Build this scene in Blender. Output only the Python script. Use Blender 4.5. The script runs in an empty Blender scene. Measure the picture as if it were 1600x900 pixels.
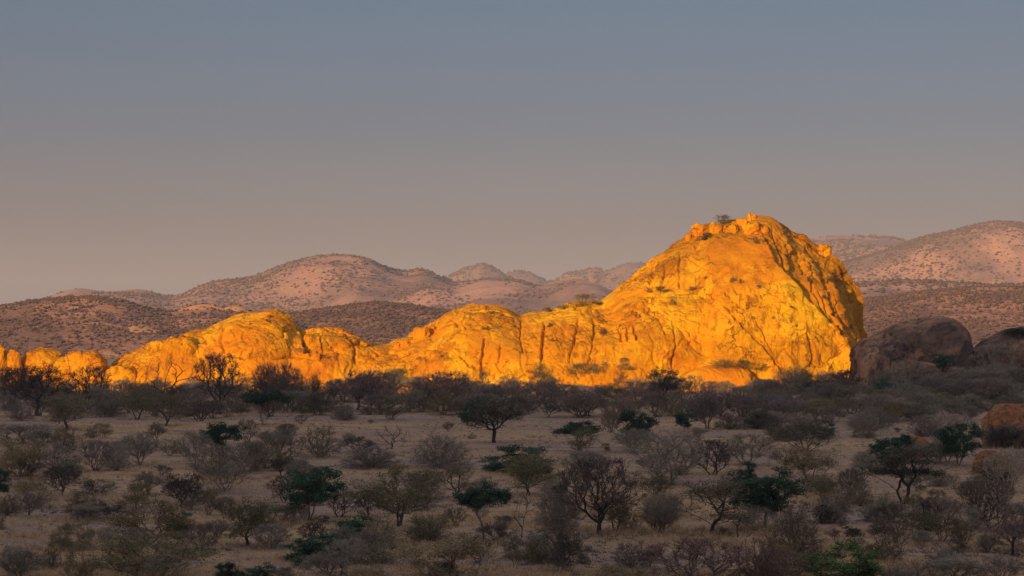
import bpy, math, random
import numpy as np
from mathutils import Vector
from mathutils.bvhtree import BVHTree

R = math.radians
sc = bpy.context.scene
col = sc.collection

# ------------------------------------------------------------------ camera, sky, sun, exposure
F = 3111.1            # focal length in photo pixels (70 mm on 36 mm, 1600 px wide)
HY = 492.0            # eye level row in the photo
CH = 15.0             # camera height above the plain
cd = bpy.data.cameras.new('camera')
cam = bpy.data.objects.new('camera', cd)
col.objects.link(cam)
cam.location = (0, 0, CH)
cam.rotation_euler = (R(90), 0, 0)
cd.lens = 70.0
cd.sensor_width = 36.0
cd.shift_y = -(450.0 - HY) / 1600.0
cd.clip_start = 0.5
cd.clip_end = 40000
sc.camera = cam

SUN_EL, SUN_AZ = 8.0, 25.0       # low sun behind the camera, AZ degrees towards the left
world = bpy.data.worlds.new('World')
sc.world = world
world.use_nodes = True
wn = world.node_tree
for n in list(wn.nodes):
    wn.nodes.remove(n)
w_out = wn.nodes.new('ShaderNodeOutputWorld')
w_bg = wn.nodes.new('ShaderNodeBackground')
w_sky = wn.nodes.new('ShaderNodeTexSky')
w_sky.sky_type = 'NISHITA'
w_sky.sun_disc = False
w_sky.sun_elevation = R(SUN_EL)
w_sky.sun_rotation = R(180 + SUN_AZ)
w_sky.dust_density = 1.0
w_sky.air_density = 1.0
w_sky.ozone_density = 1.5
# dusty evening air: the same all round, warm low down and slate blue higher up in view
w_tc = wn.nodes.new('ShaderNodeTexCoord')
w_sep = wn.nodes.new('ShaderNodeSeparateXYZ')
w_map = wn.nodes.new('ShaderNodeMapRange')
w_map.inputs['From Min'].default_value = -0.02
w_map.inputs['From Max'].default_value = 1.0
w_ramp = wn.nodes.new('ShaderNodeValToRGB')
els = w_ramp.color_ramp.elements
SKYC = [(0.0, (3.3, 2.75, 3.0)), (0.024, (2.9, 2.4, 2.65)), (0.064, (1.05, 0.70, 1.25)), (0.111, (0.30, 0.32, 0.80)),
        (0.17, (0.22, 0.55, 0.92)), (0.35, (3.5, 3.3, 3.5)), (1.0, (5.4, 5.1, 5.1))]  # overhead stops, out of view, brightened to lift the shaded plain
while len(els) < len(SKYC):
    els.new(0.5)
for e, (p, c) in zip(els, SKYC):
    e.position = p
    e.color = (c[0] / 6, c[1] / 6, c[2] / 6, 1)
w_mul = wn.nodes.new('ShaderNodeVectorMath')
w_mul.operation = 'SCALE'
w_mul.inputs['Scale'].default_value = 6.0
w_mix = wn.nodes.new('ShaderNodeMix')
w_mix.data_type = 'RGBA'
w_mix.inputs[0].default_value = 0.60
wn.links.new(w_tc.outputs['Generated'], w_sep.inputs[0])
wn.links.new(w_sep.outputs['Z'], w_map.inputs['Value'])
wn.links.new(w_map.outputs[0], w_ramp.inputs[0])
wn.links.new(w_ramp.outputs[0], w_mul.inputs[0])
w_tint = wn.nodes.new('ShaderNodeVectorMath')     # rosy evening cast
w_tint.operation = 'MULTIPLY'
w_tint.inputs[1].default_value = (1.0, 0.88, 1.05)
wn.links.new(w_sky.outputs[0], w_tint.inputs[0])
wn.links.new(w_tint.outputs[0], w_mix.inputs[6])
wn.links.new(w_mul.outputs[0], w_mix.inputs[7])
w_nm = wn.nodes.new('ShaderNodeMapping')
w_nm.inputs['Scale'].default_value = (1.6, 1.6, 9.0)
w_nz = wn.nodes.new('ShaderNodeTexNoise')
w_nz.inputs['Scale'].default_value = 2.2
w_nz.inputs['Detail'].default_value = 4
w_nr = wn.nodes.new('ShaderNodeMapRange')
w_nr.inputs['From Min'].default_value = 0.3
w_nr.inputs['From Max'].default_value = 0.7
w_nr.inputs['To Min'].default_value = 0.975
w_nr.inputs['To Max'].default_value = 1.025
w_ns = wn.nodes.new('ShaderNodeVectorMath')
w_ns.operation = 'SCALE'
wn.links.new(w_tc.outputs['Generated'], w_nm.inputs[0])
wn.links.new(w_nm.outputs[0], w_nz.inputs['Vector'])
wn.links.new(w_nz.outputs['Fac'], w_nr.inputs['Value'])
wn.links.new(w_nr.outputs[0], w_ns.inputs['Scale'])
wn.links.new(w_mix.outputs[2], w_ns.inputs[0])
wn.links.new(w_ns.outputs[0], w_bg.inputs['Color'])
w_bg.inputs['Strength'].default_value = 0.1
wn.links.new(w_bg.outputs[0], w_out.inputs['Surface'])

sd = bpy.data.lights.new('sun', 'SUN')
sd.energy = 5.0
sd.angle = R(0.4)
sd.color = (1.0, 0.565, 0.17)
sun = bpy.data.objects.new('sun', sd)
col.objects.link(sun)
SUN_TO = Vector((-math.sin(R(SUN_AZ)) * math.cos(R(SUN_EL)), -math.cos(R(SUN_AZ)) * math.cos(R(SUN_EL)), math.sin(R(SUN_EL))))
sun.rotation_euler = SUN_TO.to_track_quat('Z', 'Y').to_euler()
sun.location = (-200, -400, 200)

vs = sc.view_settings
vs.view_transform = 'Standard'
vs.look = 'None'
vs.exposure = 0.25
vs.gamma = 1.0
vs.use_curve_mapping = False
cy = sc.cycles
cy.max_bounces = 5
cy.diffuse_bounces = 3
cy.glossy_bounces = 1
cy.transmission_bounces = 1
cy.volume_bounces = 0
cy.use_denoising = True

# ------------------------------------------------------------------ helpers
def px_x(x, d): return (x - 800.0) / F * d
def px_z(y, d): return CH + (HY - y) / F * d

_rs = np.random.RandomState(7)
_perm = np.concatenate([_rs.permutation(256)] * 3)
_grad = _rs.normal(size=(256, 3))
_grad /= np.linalg.norm(_grad, axis=1)[:, None]

def pnoise(p):
    """Perlin noise of an (n,3) array, about -0.7..0.7"""
    p = np.asarray(p, dtype=np.float64)
    i = np.floor(p).astype(np.int64)
    f = p - i
    i &= 255
    u = f * f * f * (f * (f * 6 - 15) + 10)
    out = 0
    for dx in (0, 1):
        wx = u[:, 0] if dx else 1 - u[:, 0]
        hx = _perm[i[:, 0] + dx]
        for dy in (0, 1):
            wy = u[:, 1] if dy else 1 - u[:, 1]
            hy = _perm[(hx + i[:, 1] + dy)]
            for dz in (0, 1):
                wz = u[:, 2] if dz else 1 - u[:, 2]
                g = _grad[_perm[hy + i[:, 2] + dz]]
                dot = g[:, 0] * (f[:, 0] - dx) + g[:, 1] * (f[:, 1] - dy) + g[:, 2] * (f[:, 2] - dz)
                out = out + wx * wy * wz * dot
    return out

def fbm(p, octaves=4, gain=0.5, lac=2.03):
    a, s, o = 1.0, 1.0, 0
    for k in range(octaves):
        o = o + a * pnoise(p * s + 17.3 * k)
        a *= gain
        s *= lac
    return o

def cells(p, seed=0):
    """cellular noise: per-cell random value and distance to the nearest cell border"""
    p = np.asarray(p, float)
    i0 = np.floor(p).astype(np.int64)
    d1 = np.full(len(p), 9.0); d2 = np.full(len(p), 9.0); val = np.zeros(len(p))
    tab = np.random.RandomState(900 + seed).rand(256, 4)
    for dx in (-1, 0, 1):
        for dy in (-1, 0, 1):
            for dz in (-1, 0, 1):
                c = i0 + np.array([dx, dy, dz])
                h = _perm[_perm[_perm[c[:, 0] & 255] + (c[:, 1] & 255)] + (c[:, 2] & 255)]
                t = tab[h]
                d = np.linalg.norm(c + t[:, :3] - p, axis=1)
                near = d < d1
                d2 = np.where(near, d1, np.minimum(d2, d))
                val = np.where(near, t[:, 3], val)
                d1 = np.where(near, d, d1)
    return val, d2 - d1

def smooth(a, b, x):
    t = np.clip((x - a) / (b - a), 0, 1)
    return t * t * (3 - 2 * t)

def np_mesh(name, V, Fc, shade=True):
    V = np.ascontiguousarray(V, dtype=np.float32)
    Fc = np.ascontiguousarray(Fc, dtype=np.int32)
    me = bpy.data.meshes.new(name)
    k = Fc.shape[1]
    me.vertices.add(len(V))
    me.vertices.foreach_set('co', V.ravel())
    me.loops.add(Fc.size)
    me.loops.foreach_set('vertex_index', Fc.ravel())
    me.polygons.add(len(Fc))
    me.polygons.foreach_set('loop_start', np.arange(0, Fc.size, k, dtype=np.int32))
    me.polygons.foreach_set('loop_total', np.full(len(Fc), k, dtype=np.int32))
    me.polygons.foreach_set('use_smooth', np.full(len(Fc), shade, dtype=bool))
    me.update(calc_edges=True)
    return me

def obj(name, me, mat=None, parent=None):
    o = bpy.data.objects.new(name, me)
    col.objects.link(o)
    if mat is not None and me is not None and not me.materials:
        me.materials.append(mat)
    if parent is not None:
        o.parent = parent
    return o

def tag(o, label=None, cat=None, group=None, kind=None):
    if label: o['label'] = label
    if cat: o['category'] = cat
    if group: o['group'] = group
    if kind: o['kind'] = kind
    return o

def grid_faces(nu, nv):
    a = np.arange(nu * nv).reshape(nu, nv)
    return np.stack([a[:-1, :-1].ravel(), a[1:, :-1].ravel(), a[1:, 1:].ravel(), a[:-1, 1:].ravel()], 1)

def grid_normals(P):
    """normals of a (nu,nv,3) grid"""
    du = np.gradient(P, axis=0)
    dv = np.gradient(P, axis=1)
    n = np.cross(du, dv)
    n /= np.maximum(np.linalg.norm(n, axis=2, keepdims=True), 1e-9)
    return n

# ------------------------------------------------------------------ materials
def mat_new(name, rough=0.9, spec=0.15):
    m = bpy.data.materials.new(name)
    m.use_nodes = True
    b = m.node_tree.nodes['Principled BSDF']
    b.inputs['Roughness'].default_value = rough
    b.inputs['Specular IOR Level'].default_value = spec
    return m, m.node_tree, b

def nd(nt, kind, **kw):
    n = nt.nodes.new(kind)
    for k, v in kw.items():
        if k in n.inputs: n.inputs[k].default_value = v
        else: setattr(n, k, v)
    return n

def ramp(nt, src, stops):
    r = nt.nodes.new('ShaderNodeValToRGB')
    e = r.color_ramp.elements
    while len(e) < len(stops): e.new(0.5)
    for q, (p, c) in zip(e, stops):
        q.position = p
        q.color = (*c, 1) if len(c) == 3 else c
    nt.links.new(src, r.inputs[0])
    return r.outputs[0]

def noise(nt, vec, scale, detail=5, rough=0.55, dist=0.0):
    n = nd(nt, 'ShaderNodeTexNoise')
    n.inputs['Scale'].default_value = scale
    n.inputs['Detail'].default_value = detail
    n.inputs['Roughness'].default_value = rough
    n.inputs['Distortion'].default_value = dist
    nt.links.new(vec, n.inputs['Vector'])
    return n.outputs['Fac']

def mapping(nt, vec, scale=(1, 1, 1), loc=(0, 0, 0), rot=(0, 0, 0)):
    m = nd(nt, 'ShaderNodeMapping')
    m.inputs['Scale'].default_value = scale
    m.inputs['Location'].default_value = loc
    m.inputs['Rotation'].default_value = rot
    nt.links.new(vec, m.inputs['Vector'])
    return m.outputs[0]

def mixc(nt, fac, a, b, mode='MIX'):
    m = nd(nt, 'ShaderNodeMix', data_type='RGBA', blend_type=mode)
    for sock, v in ((m.inputs[0], fac), (m.inputs[6], a), (m.inputs[7], b)):
        if isinstance(v, (int, float)): sock.default_value = v
        elif isinstance(v, tuple): sock.default_value = (*v, 1) if len(v) == 3 else v
        else: nt.links.new(v, sock)
    return m.outputs[2]

def bw(nt, src, lo, hi, a=0.0, b=1.0):
    m = nd(nt, 'ShaderNodeMapRange')
    m.inputs['From Min'].default_value = lo
    m.inputs['From Max'].default_value = hi
    m.inputs['To Min'].default_value = a
    m.inputs['To Max'].default_value = b
    nt.links.new(src, m.inputs['Value'])
    return m.outputs[0]

def bump(nt, bsdf, height, strength, dist):
    b = nd(nt, 'ShaderNodeBump')
    b.inputs['Strength'].default_value = strength
    b.inputs['Distance'].default_value = dist
    nt.links.new(height, b.inputs['Height'])
    nt.links.new(b.outputs[0], bsdf.inputs['Normal'])

def rock_material(name, base, pale, dark, streak, lichen, s=1.0, streak_amt=0.7, pale_amt=0.9, dark_amt=0.95, crack=0.8):
    m, nt, b = mat_new(name, 0.88, 0.2)
    pos = nd(nt, 'ShaderNodeNewGeometry').outputs['Position']
    n1 = noise(nt, pos, 0.075 * s, 7, 0.62, 0.6)
    n2 = noise(nt, mapping(nt, pos, (1, 1, 0.7), (31, 7, 3)), 0.30 * s, 9, 0.70, 0.5)
    n3 = noise(nt, mapping(nt, pos, (1, 1, 0.10), (3, 17, 9)), 0.9 * s, 6, 0.65, 0.35)
    n4 = noise(nt, mapping(nt, pos, (1, 1, 1), (9, 3, 23)), 1.3 * s, 7, 0.72, 0.3)
    n5 = noise(nt, mapping(nt, pos, (1, 1, 0.8), (2, 33, 3)), 0.16 * s, 8, 0.66, 0.8)
    c = mixc(nt, bw(nt, n1, 0.46, 0.58, 0, pale_amt), base, pale)
    c = mixc(nt, bw(nt, n5, 0.48, 0.38, 0, dark_amt), c, dark)
    rgh = bw(nt, noise(nt, mapping(nt, pos, (1, 1, 1.2), (12, 50, 8)), 0.085 * s, 4, 0.6, 0.5), 0.47, 0.60, 0.12, 1.0)   # smooth slabs, rough zones
    def times(a_, b_):
        q = nd(nt, 'ShaderNodeMath', operation='MULTIPLY')
        nt.links.new(a_, q.inputs[0]); nt.links.new(b_, q.inputs[1])
        return q.outputs[0]
    c = mixc(nt, times(bw(nt, n2, 0.53, 0.66, 0, pale_amt), rgh), c, pale)
    c = mixc(nt, times(bw(nt, n2, 0.46, 0.34, 0, dark_amt), rgh), c, dark)
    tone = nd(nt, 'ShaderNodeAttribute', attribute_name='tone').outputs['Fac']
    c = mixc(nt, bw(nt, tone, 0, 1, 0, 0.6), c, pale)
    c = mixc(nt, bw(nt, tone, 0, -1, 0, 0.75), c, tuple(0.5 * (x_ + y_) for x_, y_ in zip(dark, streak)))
    zone = noise(nt, mapping(nt, pos, (1, 1, 1), (77, 0, 5)), 0.06 * s, 3, 0.5)
    sk = nd(nt, 'ShaderNodeMath', operation='MULTIPLY')
    nt.links.new(bw(nt, n3, 0.51, 0.60, 0, streak_amt), sk.inputs[0])
    nt.links.new(bw(nt, zone, 0.42, 0.54), sk.inputs[1])
    c = mixc(nt, sk.outputs[0], c, streak)
    c = mixc(nt, times(bw(nt, n4, 0.60, 0.68, 0, 0.85), rgh), c, lichen)
    # dark joints between sheets, following warped cells
    wv = nd(nt, 'ShaderNodeVectorMath', operation='MULTIPLY_ADD')
    nz = nd(nt, 'ShaderNodeTexNoise')
    nz.inputs['Scale'].default_value = 0.22 * s
    nz.inputs['Detail'].default_value = 5
    nt.links.new(pos, nz.inputs['Vector'])
    nt.links.new(nz.outputs['Color'], wv.inputs[0])
    wv.inputs[1].default_value = (9 / s, 9 / s, 9 / s)
    nt.links.new(mapping(nt, pos, (1, 1, 0.62)), wv.inputs[2])
    vo = nd(nt, 'ShaderNodeTexVoronoi', feature='DISTANCE_TO_EDGE')
    vo.inputs['Scale'].default_value = 0.13 * s
    nt.links.new(wv.outputs[0], vo.inputs['Vector'])
    ck = bw(nt, vo.outputs['Distance'], 0.003, 0.014, 1, 0)
    ck2 = nd(nt, 'ShaderNodeMath', operation='MULTIPLY')
    nt.links.new(ck, ck2.inputs[0])
    nt.links.new(bw(nt, noise(nt, mapping(nt, pos, (1, 1, 1), (55, 1, 1)), 0.10 * s, 4, 0.6), 0.48, 0.60, 0, crack), ck2.inputs[1])
    c = mixc(nt, ck2.outputs[0], c, tuple(0.45 * q for q in streak))
    fine = noise(nt, pos, 4.5 * s, 5, 0.75)
    c = mixc(nt, 0.6, c, ramp(nt, fine, [(0.32, (0.55, 0.5, 0.48)), (0.5, (1, 1, 1)), (0.7, (1.25, 1.3, 1.25))]), 'MULTIPLY')
    nt.links.new(c, b.inputs['Base Color'])
    def add(x, y, k):
        q = nd(nt, 'ShaderNodeMath', operation='MULTIPLY_ADD')
        nt.links.new(y, q.inputs[0]); q.inputs[1].default_value = k; nt.links.new(x, q.inputs[2])
        return q.outputs[0]
    h = add(add(add(times(n2, rgh), times(n4, rgh), 0.55), ck2.outputs[0], -0.4), fine, 0.06)
    bump(nt, b, h, 1.0, 0.9 / s ** 0.5)
    return m

M = {}
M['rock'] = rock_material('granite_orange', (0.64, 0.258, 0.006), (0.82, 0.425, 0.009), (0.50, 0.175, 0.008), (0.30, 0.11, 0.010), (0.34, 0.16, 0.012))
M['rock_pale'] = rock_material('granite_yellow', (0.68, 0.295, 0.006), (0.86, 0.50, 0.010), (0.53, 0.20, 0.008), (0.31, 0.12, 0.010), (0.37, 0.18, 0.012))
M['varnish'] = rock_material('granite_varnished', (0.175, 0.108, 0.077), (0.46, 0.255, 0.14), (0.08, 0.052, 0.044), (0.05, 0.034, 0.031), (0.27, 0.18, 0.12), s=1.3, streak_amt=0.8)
M['rock_red'] = rock_material('granite_rust', (0.44, 0.19, 0.085), (0.52, 0.27, 0.13), (0.27, 0.115, 0.06), (0.16, 0.08, 0.05), (0.3, 0.19, 0.12), s=2.5)
M['ridge'] = rock_material('ridge_rock', (0.22, 0.15, 0.11), (0.3, 0.2, 0.13), (0.12, 0.09, 0.07), (0.1, 0.07, 0.06), (0.2, 0.15, 0.1), s=0.4)

def soil_material(name, soil, straw, dark, s=1.0, scrub=None):
    m, nt, b = mat_new(name, 0.95, 0.05)
    pos = nd(nt, 'ShaderNodeNewGeometry').outputs['Position']
    a = noise(nt, mapping(nt, pos, (0.55, 1, 1)), 0.05 * s, 6, 0.62, 0.5)
    c = noise(nt, mapping(nt, pos, (0.5, 1, 1), (40, 3, 0)), 0.30 * s, 8, 0.72, 0.4)
    f = noise(nt, pos, 2.2 * s, 5, 0.7)
    k = mixc(nt, bw(nt, a, 0.45, 0.60), soil, straw)
    k = mixc(nt, bw(nt, c, 0.52, 0.66, 0, 0.75), k, straw)
    k = mixc(nt, bw(nt, c, 0.47, 0.37, 0, 0.85), k, dark)
    if scrub:
        g = noise(nt, mapping(nt, pos, (1, 0.45, 1), (5, 90, 0)), 0.07 * s, 6, 0.66, 0.6)
        k = mixc(nt, bw(nt, g, 0.50, 0.58, 0, 0.8), k, scrub)
    k = mixc(nt, 0.55, k, ramp(nt, f, [(0.3, (0.6, 0.6, 0.62)), (0.7, (1.3, 1.27, 1.22))]), 'MULTIPLY')
    nt.links.new(k, b.inputs['Base Color'])
    bump(nt, b, f, 0.7, 0.25 / s)
    return m

M['ground'] = soil_material('savanna_soil', (0.345, 0.248, 0.205), (0.47, 0.32, 0.195), (0.17, 0.122, 0.10))
M['hill_near'] = soil_material('hill_soil_near', (0.42, 0.235, 0.19), (0.64, 0.34, 0.22), (0.21, 0.14, 0.135), 0.12, (0.22, 0.145, 0.14))
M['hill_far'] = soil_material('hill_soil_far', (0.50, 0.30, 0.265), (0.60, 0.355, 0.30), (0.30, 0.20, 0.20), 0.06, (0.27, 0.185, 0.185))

def plain_mat(name, c, var=0.25, rough=0.9, hue=0.02, transl=0.0):
    m, nt, b = mat_new(name, rough, 0.08)
    oi = nd(nt, 'ShaderNodeObjectInfo')
    pos = nd(nt, 'ShaderNodeNewGeometry').outputs['Position']
    n = noise(nt, pos, 0.9, 3, 0.6)
    v = bw(nt, oi.outputs['Random'], 0, 1, 1 - var, 1 + var)
    hs = nd(nt, 'ShaderNodeHueSaturation')
    hs.inputs['Color'].default_value = (*c, 1)
    nt.links.new(v, hs.inputs['Value'])
    nt.links.new(bw(nt, n, 0.3, 0.7, 0.5 - hue, 0.5 + hue), hs.inputs['Hue'])
    k = mixc(nt, 0.6, hs.outputs[0], ramp(nt, noise(nt, mapping(nt, pos, (1, 1, 1), (4, 4, 4)), 2.3, 3, 0.6), [(0.32, (0.62, 0.62, 0.62)), (0.68, (1.35, 1.33, 1.28))]), 'MULTIPLY')
    nt.links.new(k, b.inputs['Base Color'])
    if transl:
        tr = nd(nt, 'ShaderNodeBsdfTranslucent')
        nt.links.new(k, tr.inputs['Color'])
        ms = nd(nt, 'ShaderNodeMixShader')
        ms.inputs[0].default_value = transl
        nt.links.new(b.outputs[0], ms.inputs[1])
        nt.links.new(tr.outputs[0], ms.inputs[2])
        nt.links.new(ms.outputs[0], nt.nodes['Material Output'].inputs['Surface'])
    return m

M['twig_grey'] = plain_mat('twig_grey', (0.31, 0.272, 0.225))
M['twig_brown'] = plain_mat('twig_brown', (0.235, 0.185, 0.14))
M['twig_purple'] = plain_mat('twig_purple', (0.245, 0.195, 0.178))
M['twig_dark'] = plain_mat('twig_dark', (0.115, 0.092, 0.082))
M['twig_red'] = plain_mat('twig_red', (0.25, 0.17, 0.14))
M['twig_pale'] = plain_mat('twig_pale', (0.38, 0.31, 0.25))
M['bark_dark'] = plain_mat('bark_dark', (0.085, 0.068, 0.062))
M['bark_grey'] = plain_mat('bark_grey', (0.24, 0.20, 0.175))
M['bark_pale'] = plain_mat('bark_pale', (0.36, 0.29, 0.23))
M['leaf_green'] = plain_mat('leaf_green', (0.058, 0.115, 0.068), 0.3, 0.6, 0.02, 0.15)
M['leaf_fresh'] = plain_mat('leaf_fresh', (0.10, 0.17, 0.055), 0.2, 0.6, 0.02, 0.15)
M['leaf_olive'] = plain_mat('leaf_olive', (0.175, 0.165, 0.075), 0.3, 0.7, 0.025, 0.15)
M['leaf_yellow'] = plain_mat('leaf_yellow', (0.25, 0.19, 0.075), 0.25, 0.7, 0.02, 0.15)
M['leaf_dark'] = plain_mat('leaf_dark', (0.10, 0.105, 0.07), 0.25, 0.7, 0.02, 0.1)
M['leaf_greygreen'] = plain_mat('leaf_greygreen', (0.17, 0.175, 0.115), 0.25, 0.7, 0.02, 0.1)
M['grass'] = plain_mat('dry_grass', (0.62, 0.45, 0.27), 0.1, 0.9, 0.015, 0.2)
M['far_bush'] = plain_mat('far_bush', (0.125, 0.095, 0.105), 0.1)
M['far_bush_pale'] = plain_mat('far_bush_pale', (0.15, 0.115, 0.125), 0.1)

# ------------------------------------------------------------------ terrain
def ground_z(X, Y):
    X = np.asarray(X, float); Y = np.asarray(Y, float)
    p = np.stack([X.ravel() / 45, Y.ravel() / 45, np.zeros(X.size)], 1)
    n = fbm(p, 3).reshape(X.shape) * 0.55
    rise = smooth(25, 75, X) * smooth(300, 375, Y) * (1 - smooth(430, 520, Y)) * 2.2        # the bank under the shaded boulders
    apron = np.exp(-((X - 8) / 14) ** 2 - ((Y - 388) / 9) ** 2) * 2.0                         # grassy talus below the rock
    return n * smooth(60, 130, Y) + rise + apron

def gz1(x, y):
    return float(ground_z(np.array([x]), np.array([y]))[0])

def ground_at(bx, by):
    """world point on the plain seen at photo pixel (bx, by)"""
    d = CH * F / (by - HY)
    for _ in range(12):
        d = 0.5 * d + 0.5 * (CH - gz1(px_x(bx, d), d)) * F / (by - HY)
    return Vector((px_x(bx, d), d, gz1(px_x(bx, d), d)))

def spaced(a, b, step, far, n):
    core = np.arange(a, b + step, step)
    k = np.geomspace(step, far, n)
    return np.concatenate([(a - np.cumsum(k))[::-1], core, b + np.cumsum(k)])

xs = spaced(-150, 150, 1.6, 1500, 36)
ys = np.concatenate([np.arange(-900, 90, 60), np.arange(100, 460, 1.6), 460 + np.cumsum(np.geomspace(2, 1600, 46))])
GX, GY = np.meshgrid(xs, ys, indexing='ij')
GZ = ground_z(GX, GY)
fine = fbm(np.stack([GX.ravel() / 5, GY.ravel() / 5, np.ones(GX.size)], 1), 3).reshape(GX.shape) * 0.16
fade = smooth(95, 130, GY) * (1 - smooth(450, 520, GY)) * (1 - smooth(140, 160, np.abs(GX)))
GZ = GZ * np.where((np.abs(GX) > 160) | (GY > 520), 0.6, 1) + fine * fade
g = obj('ground', np_mesh('ground', np.stack([GX, GY, GZ], 2).reshape(-1, 3), grid_faces(len(xs), len(ys))), M['ground'])
tag(g, 'bare pinkish savanna soil with dry grass running back to the hills', kind='structure')
GROUND_MAX = (float(xs[-1]), float(ys[-1]))

# unseen ridge added behind the camera, shaped to shade the plain before the rocks
TANE = math.tan(R(SUN_EL)) / math.cos(R(SUN_AZ))
TANA = math.tan(R(SUN_AZ))
RB = 140.0
rx = np.linspace(-900, 600, 340)
ry = np.linspace(-420, 60, 80)
RX, RY = np.meshgrid(rx, ry, indexing='ij')
crest = -0.9 + (384 + RB) * TANE
step_x = 62.5 - TANA * (372 + RB)                 # west end of a higher tor, added to shade the boulders
crest_x = crest + 21 * smooth(step_x - 1.5, step_x + 6, rx) + 1.4 * fbm(np.stack([rx / 14, 0 * rx, 0 * rx], 1), 4)
crest_x = crest_x * smooth(-900, -640, rx) * (1 - smooth(380, 600, rx))
v = np.where(RY < -RB, (RY + RB) / 280.0, (RY + RB) / 196.0)
prof = (1 - np.clip(np.abs(v), 0, 1)) ** 1.5
rn = fbm(np.stack([RX.ravel() / 30, RY.ravel() / 30, 0 * RX.ravel()], 1), 5).reshape(RX.shape) * 7 * smooth(0.02, 0.3, np.abs(v)) * (1 - smooth(0.8, 1, np.abs(v)))
RZ = crest_x[:, None] * prof + rn - 1.0
near_cam = np.exp(-((RX / 40) ** 2) - ((RY / 40) ** 2))
RZ = np.where(RY > -30, np.minimum(RZ, 19.5), RZ)
o = obj('ridge', np_mesh('ridge', np.stack([RX, RY, RZ], 2).reshape(-1, 3), grid_faces(len(rx), len(ry))), M['ridge'])
tag(o, 'unseen rocky ridge behind the viewpoint, shaped to shade the plain', kind='structure')

# ------------------------------------------------------------------ distant hills
def interp_profile(prof, q):
    p = np.array(prof, float)
    # monotone-ish smooth interpolation
    x, y = p[:, 0], p[:, 1]
    d = np.gradient(y, x)
    k = np.clip(np.searchsorted(x, q) - 1, 0, len(x) - 2)
    h = x[k + 1] - x[k]
    t = np.clip((q - x[k]) / h, 0, 1)
    s = (y[k + 1] - y[k]) / h
    m0 = np.where(d[k] * s <= 0, 0, np.sign(s) * np.minimum(np.abs(d[k]), 3 * np.abs(s)))
    m1 = np.where(d[k + 1] * s <= 0, 0, np.sign(s) * np.minimum(np.abs(d[k + 1]), 3 * np.abs(s)))
    return (2 * t**3 - 3 * t**2 + 1) * y[k] + (t**3 - 2 * t**2 + t) * h * m0 + (-2 * t**3 + 3 * t**2) * y[k + 1] + (t**3 - t**2) * h * m1

OCT = (np.array([(1, 0, 0), (-1, 0, 0), (0, 1, 0), (0, -1, 0), (0, 0, 1), (0, 0, -1)], float), np.array([(0, 2, 4), (2, 1, 4), (1, 3, 4), (3, 0, 4), (2, 0, 5), (1, 2, 5), (3, 1, 5), (0, 3, 5)]))
def scatter_blobs(name, P, S, mat, rs, label, cat_parent=None):
    bv, bf = OCT
    n = len(P)
    nv = len(bv)
    V = bv[None] * (0.6 + 0.8 * rs.rand(n, nv, 1))
    V = V * (S[:, None, None] * np.stack([0.8 + 0.5 * rs.rand(n), 0.8 + 0.5 * rs.rand(n), 0.55 + 0.35 * rs.rand(n)], 1)[:, None, :])
    V = V + P[:, None, :]
    V[:, :, 2] += S[:, None] * 0.35
    Fc = bf[None] + (np.arange(n) * nv)[:, None, None]
    o = obj(name, np_mesh(name, V.reshape(-1, 3), Fc.reshape(-1, 3), False), mat)
    tag(o, label, kind='stuff')
    return o

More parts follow.
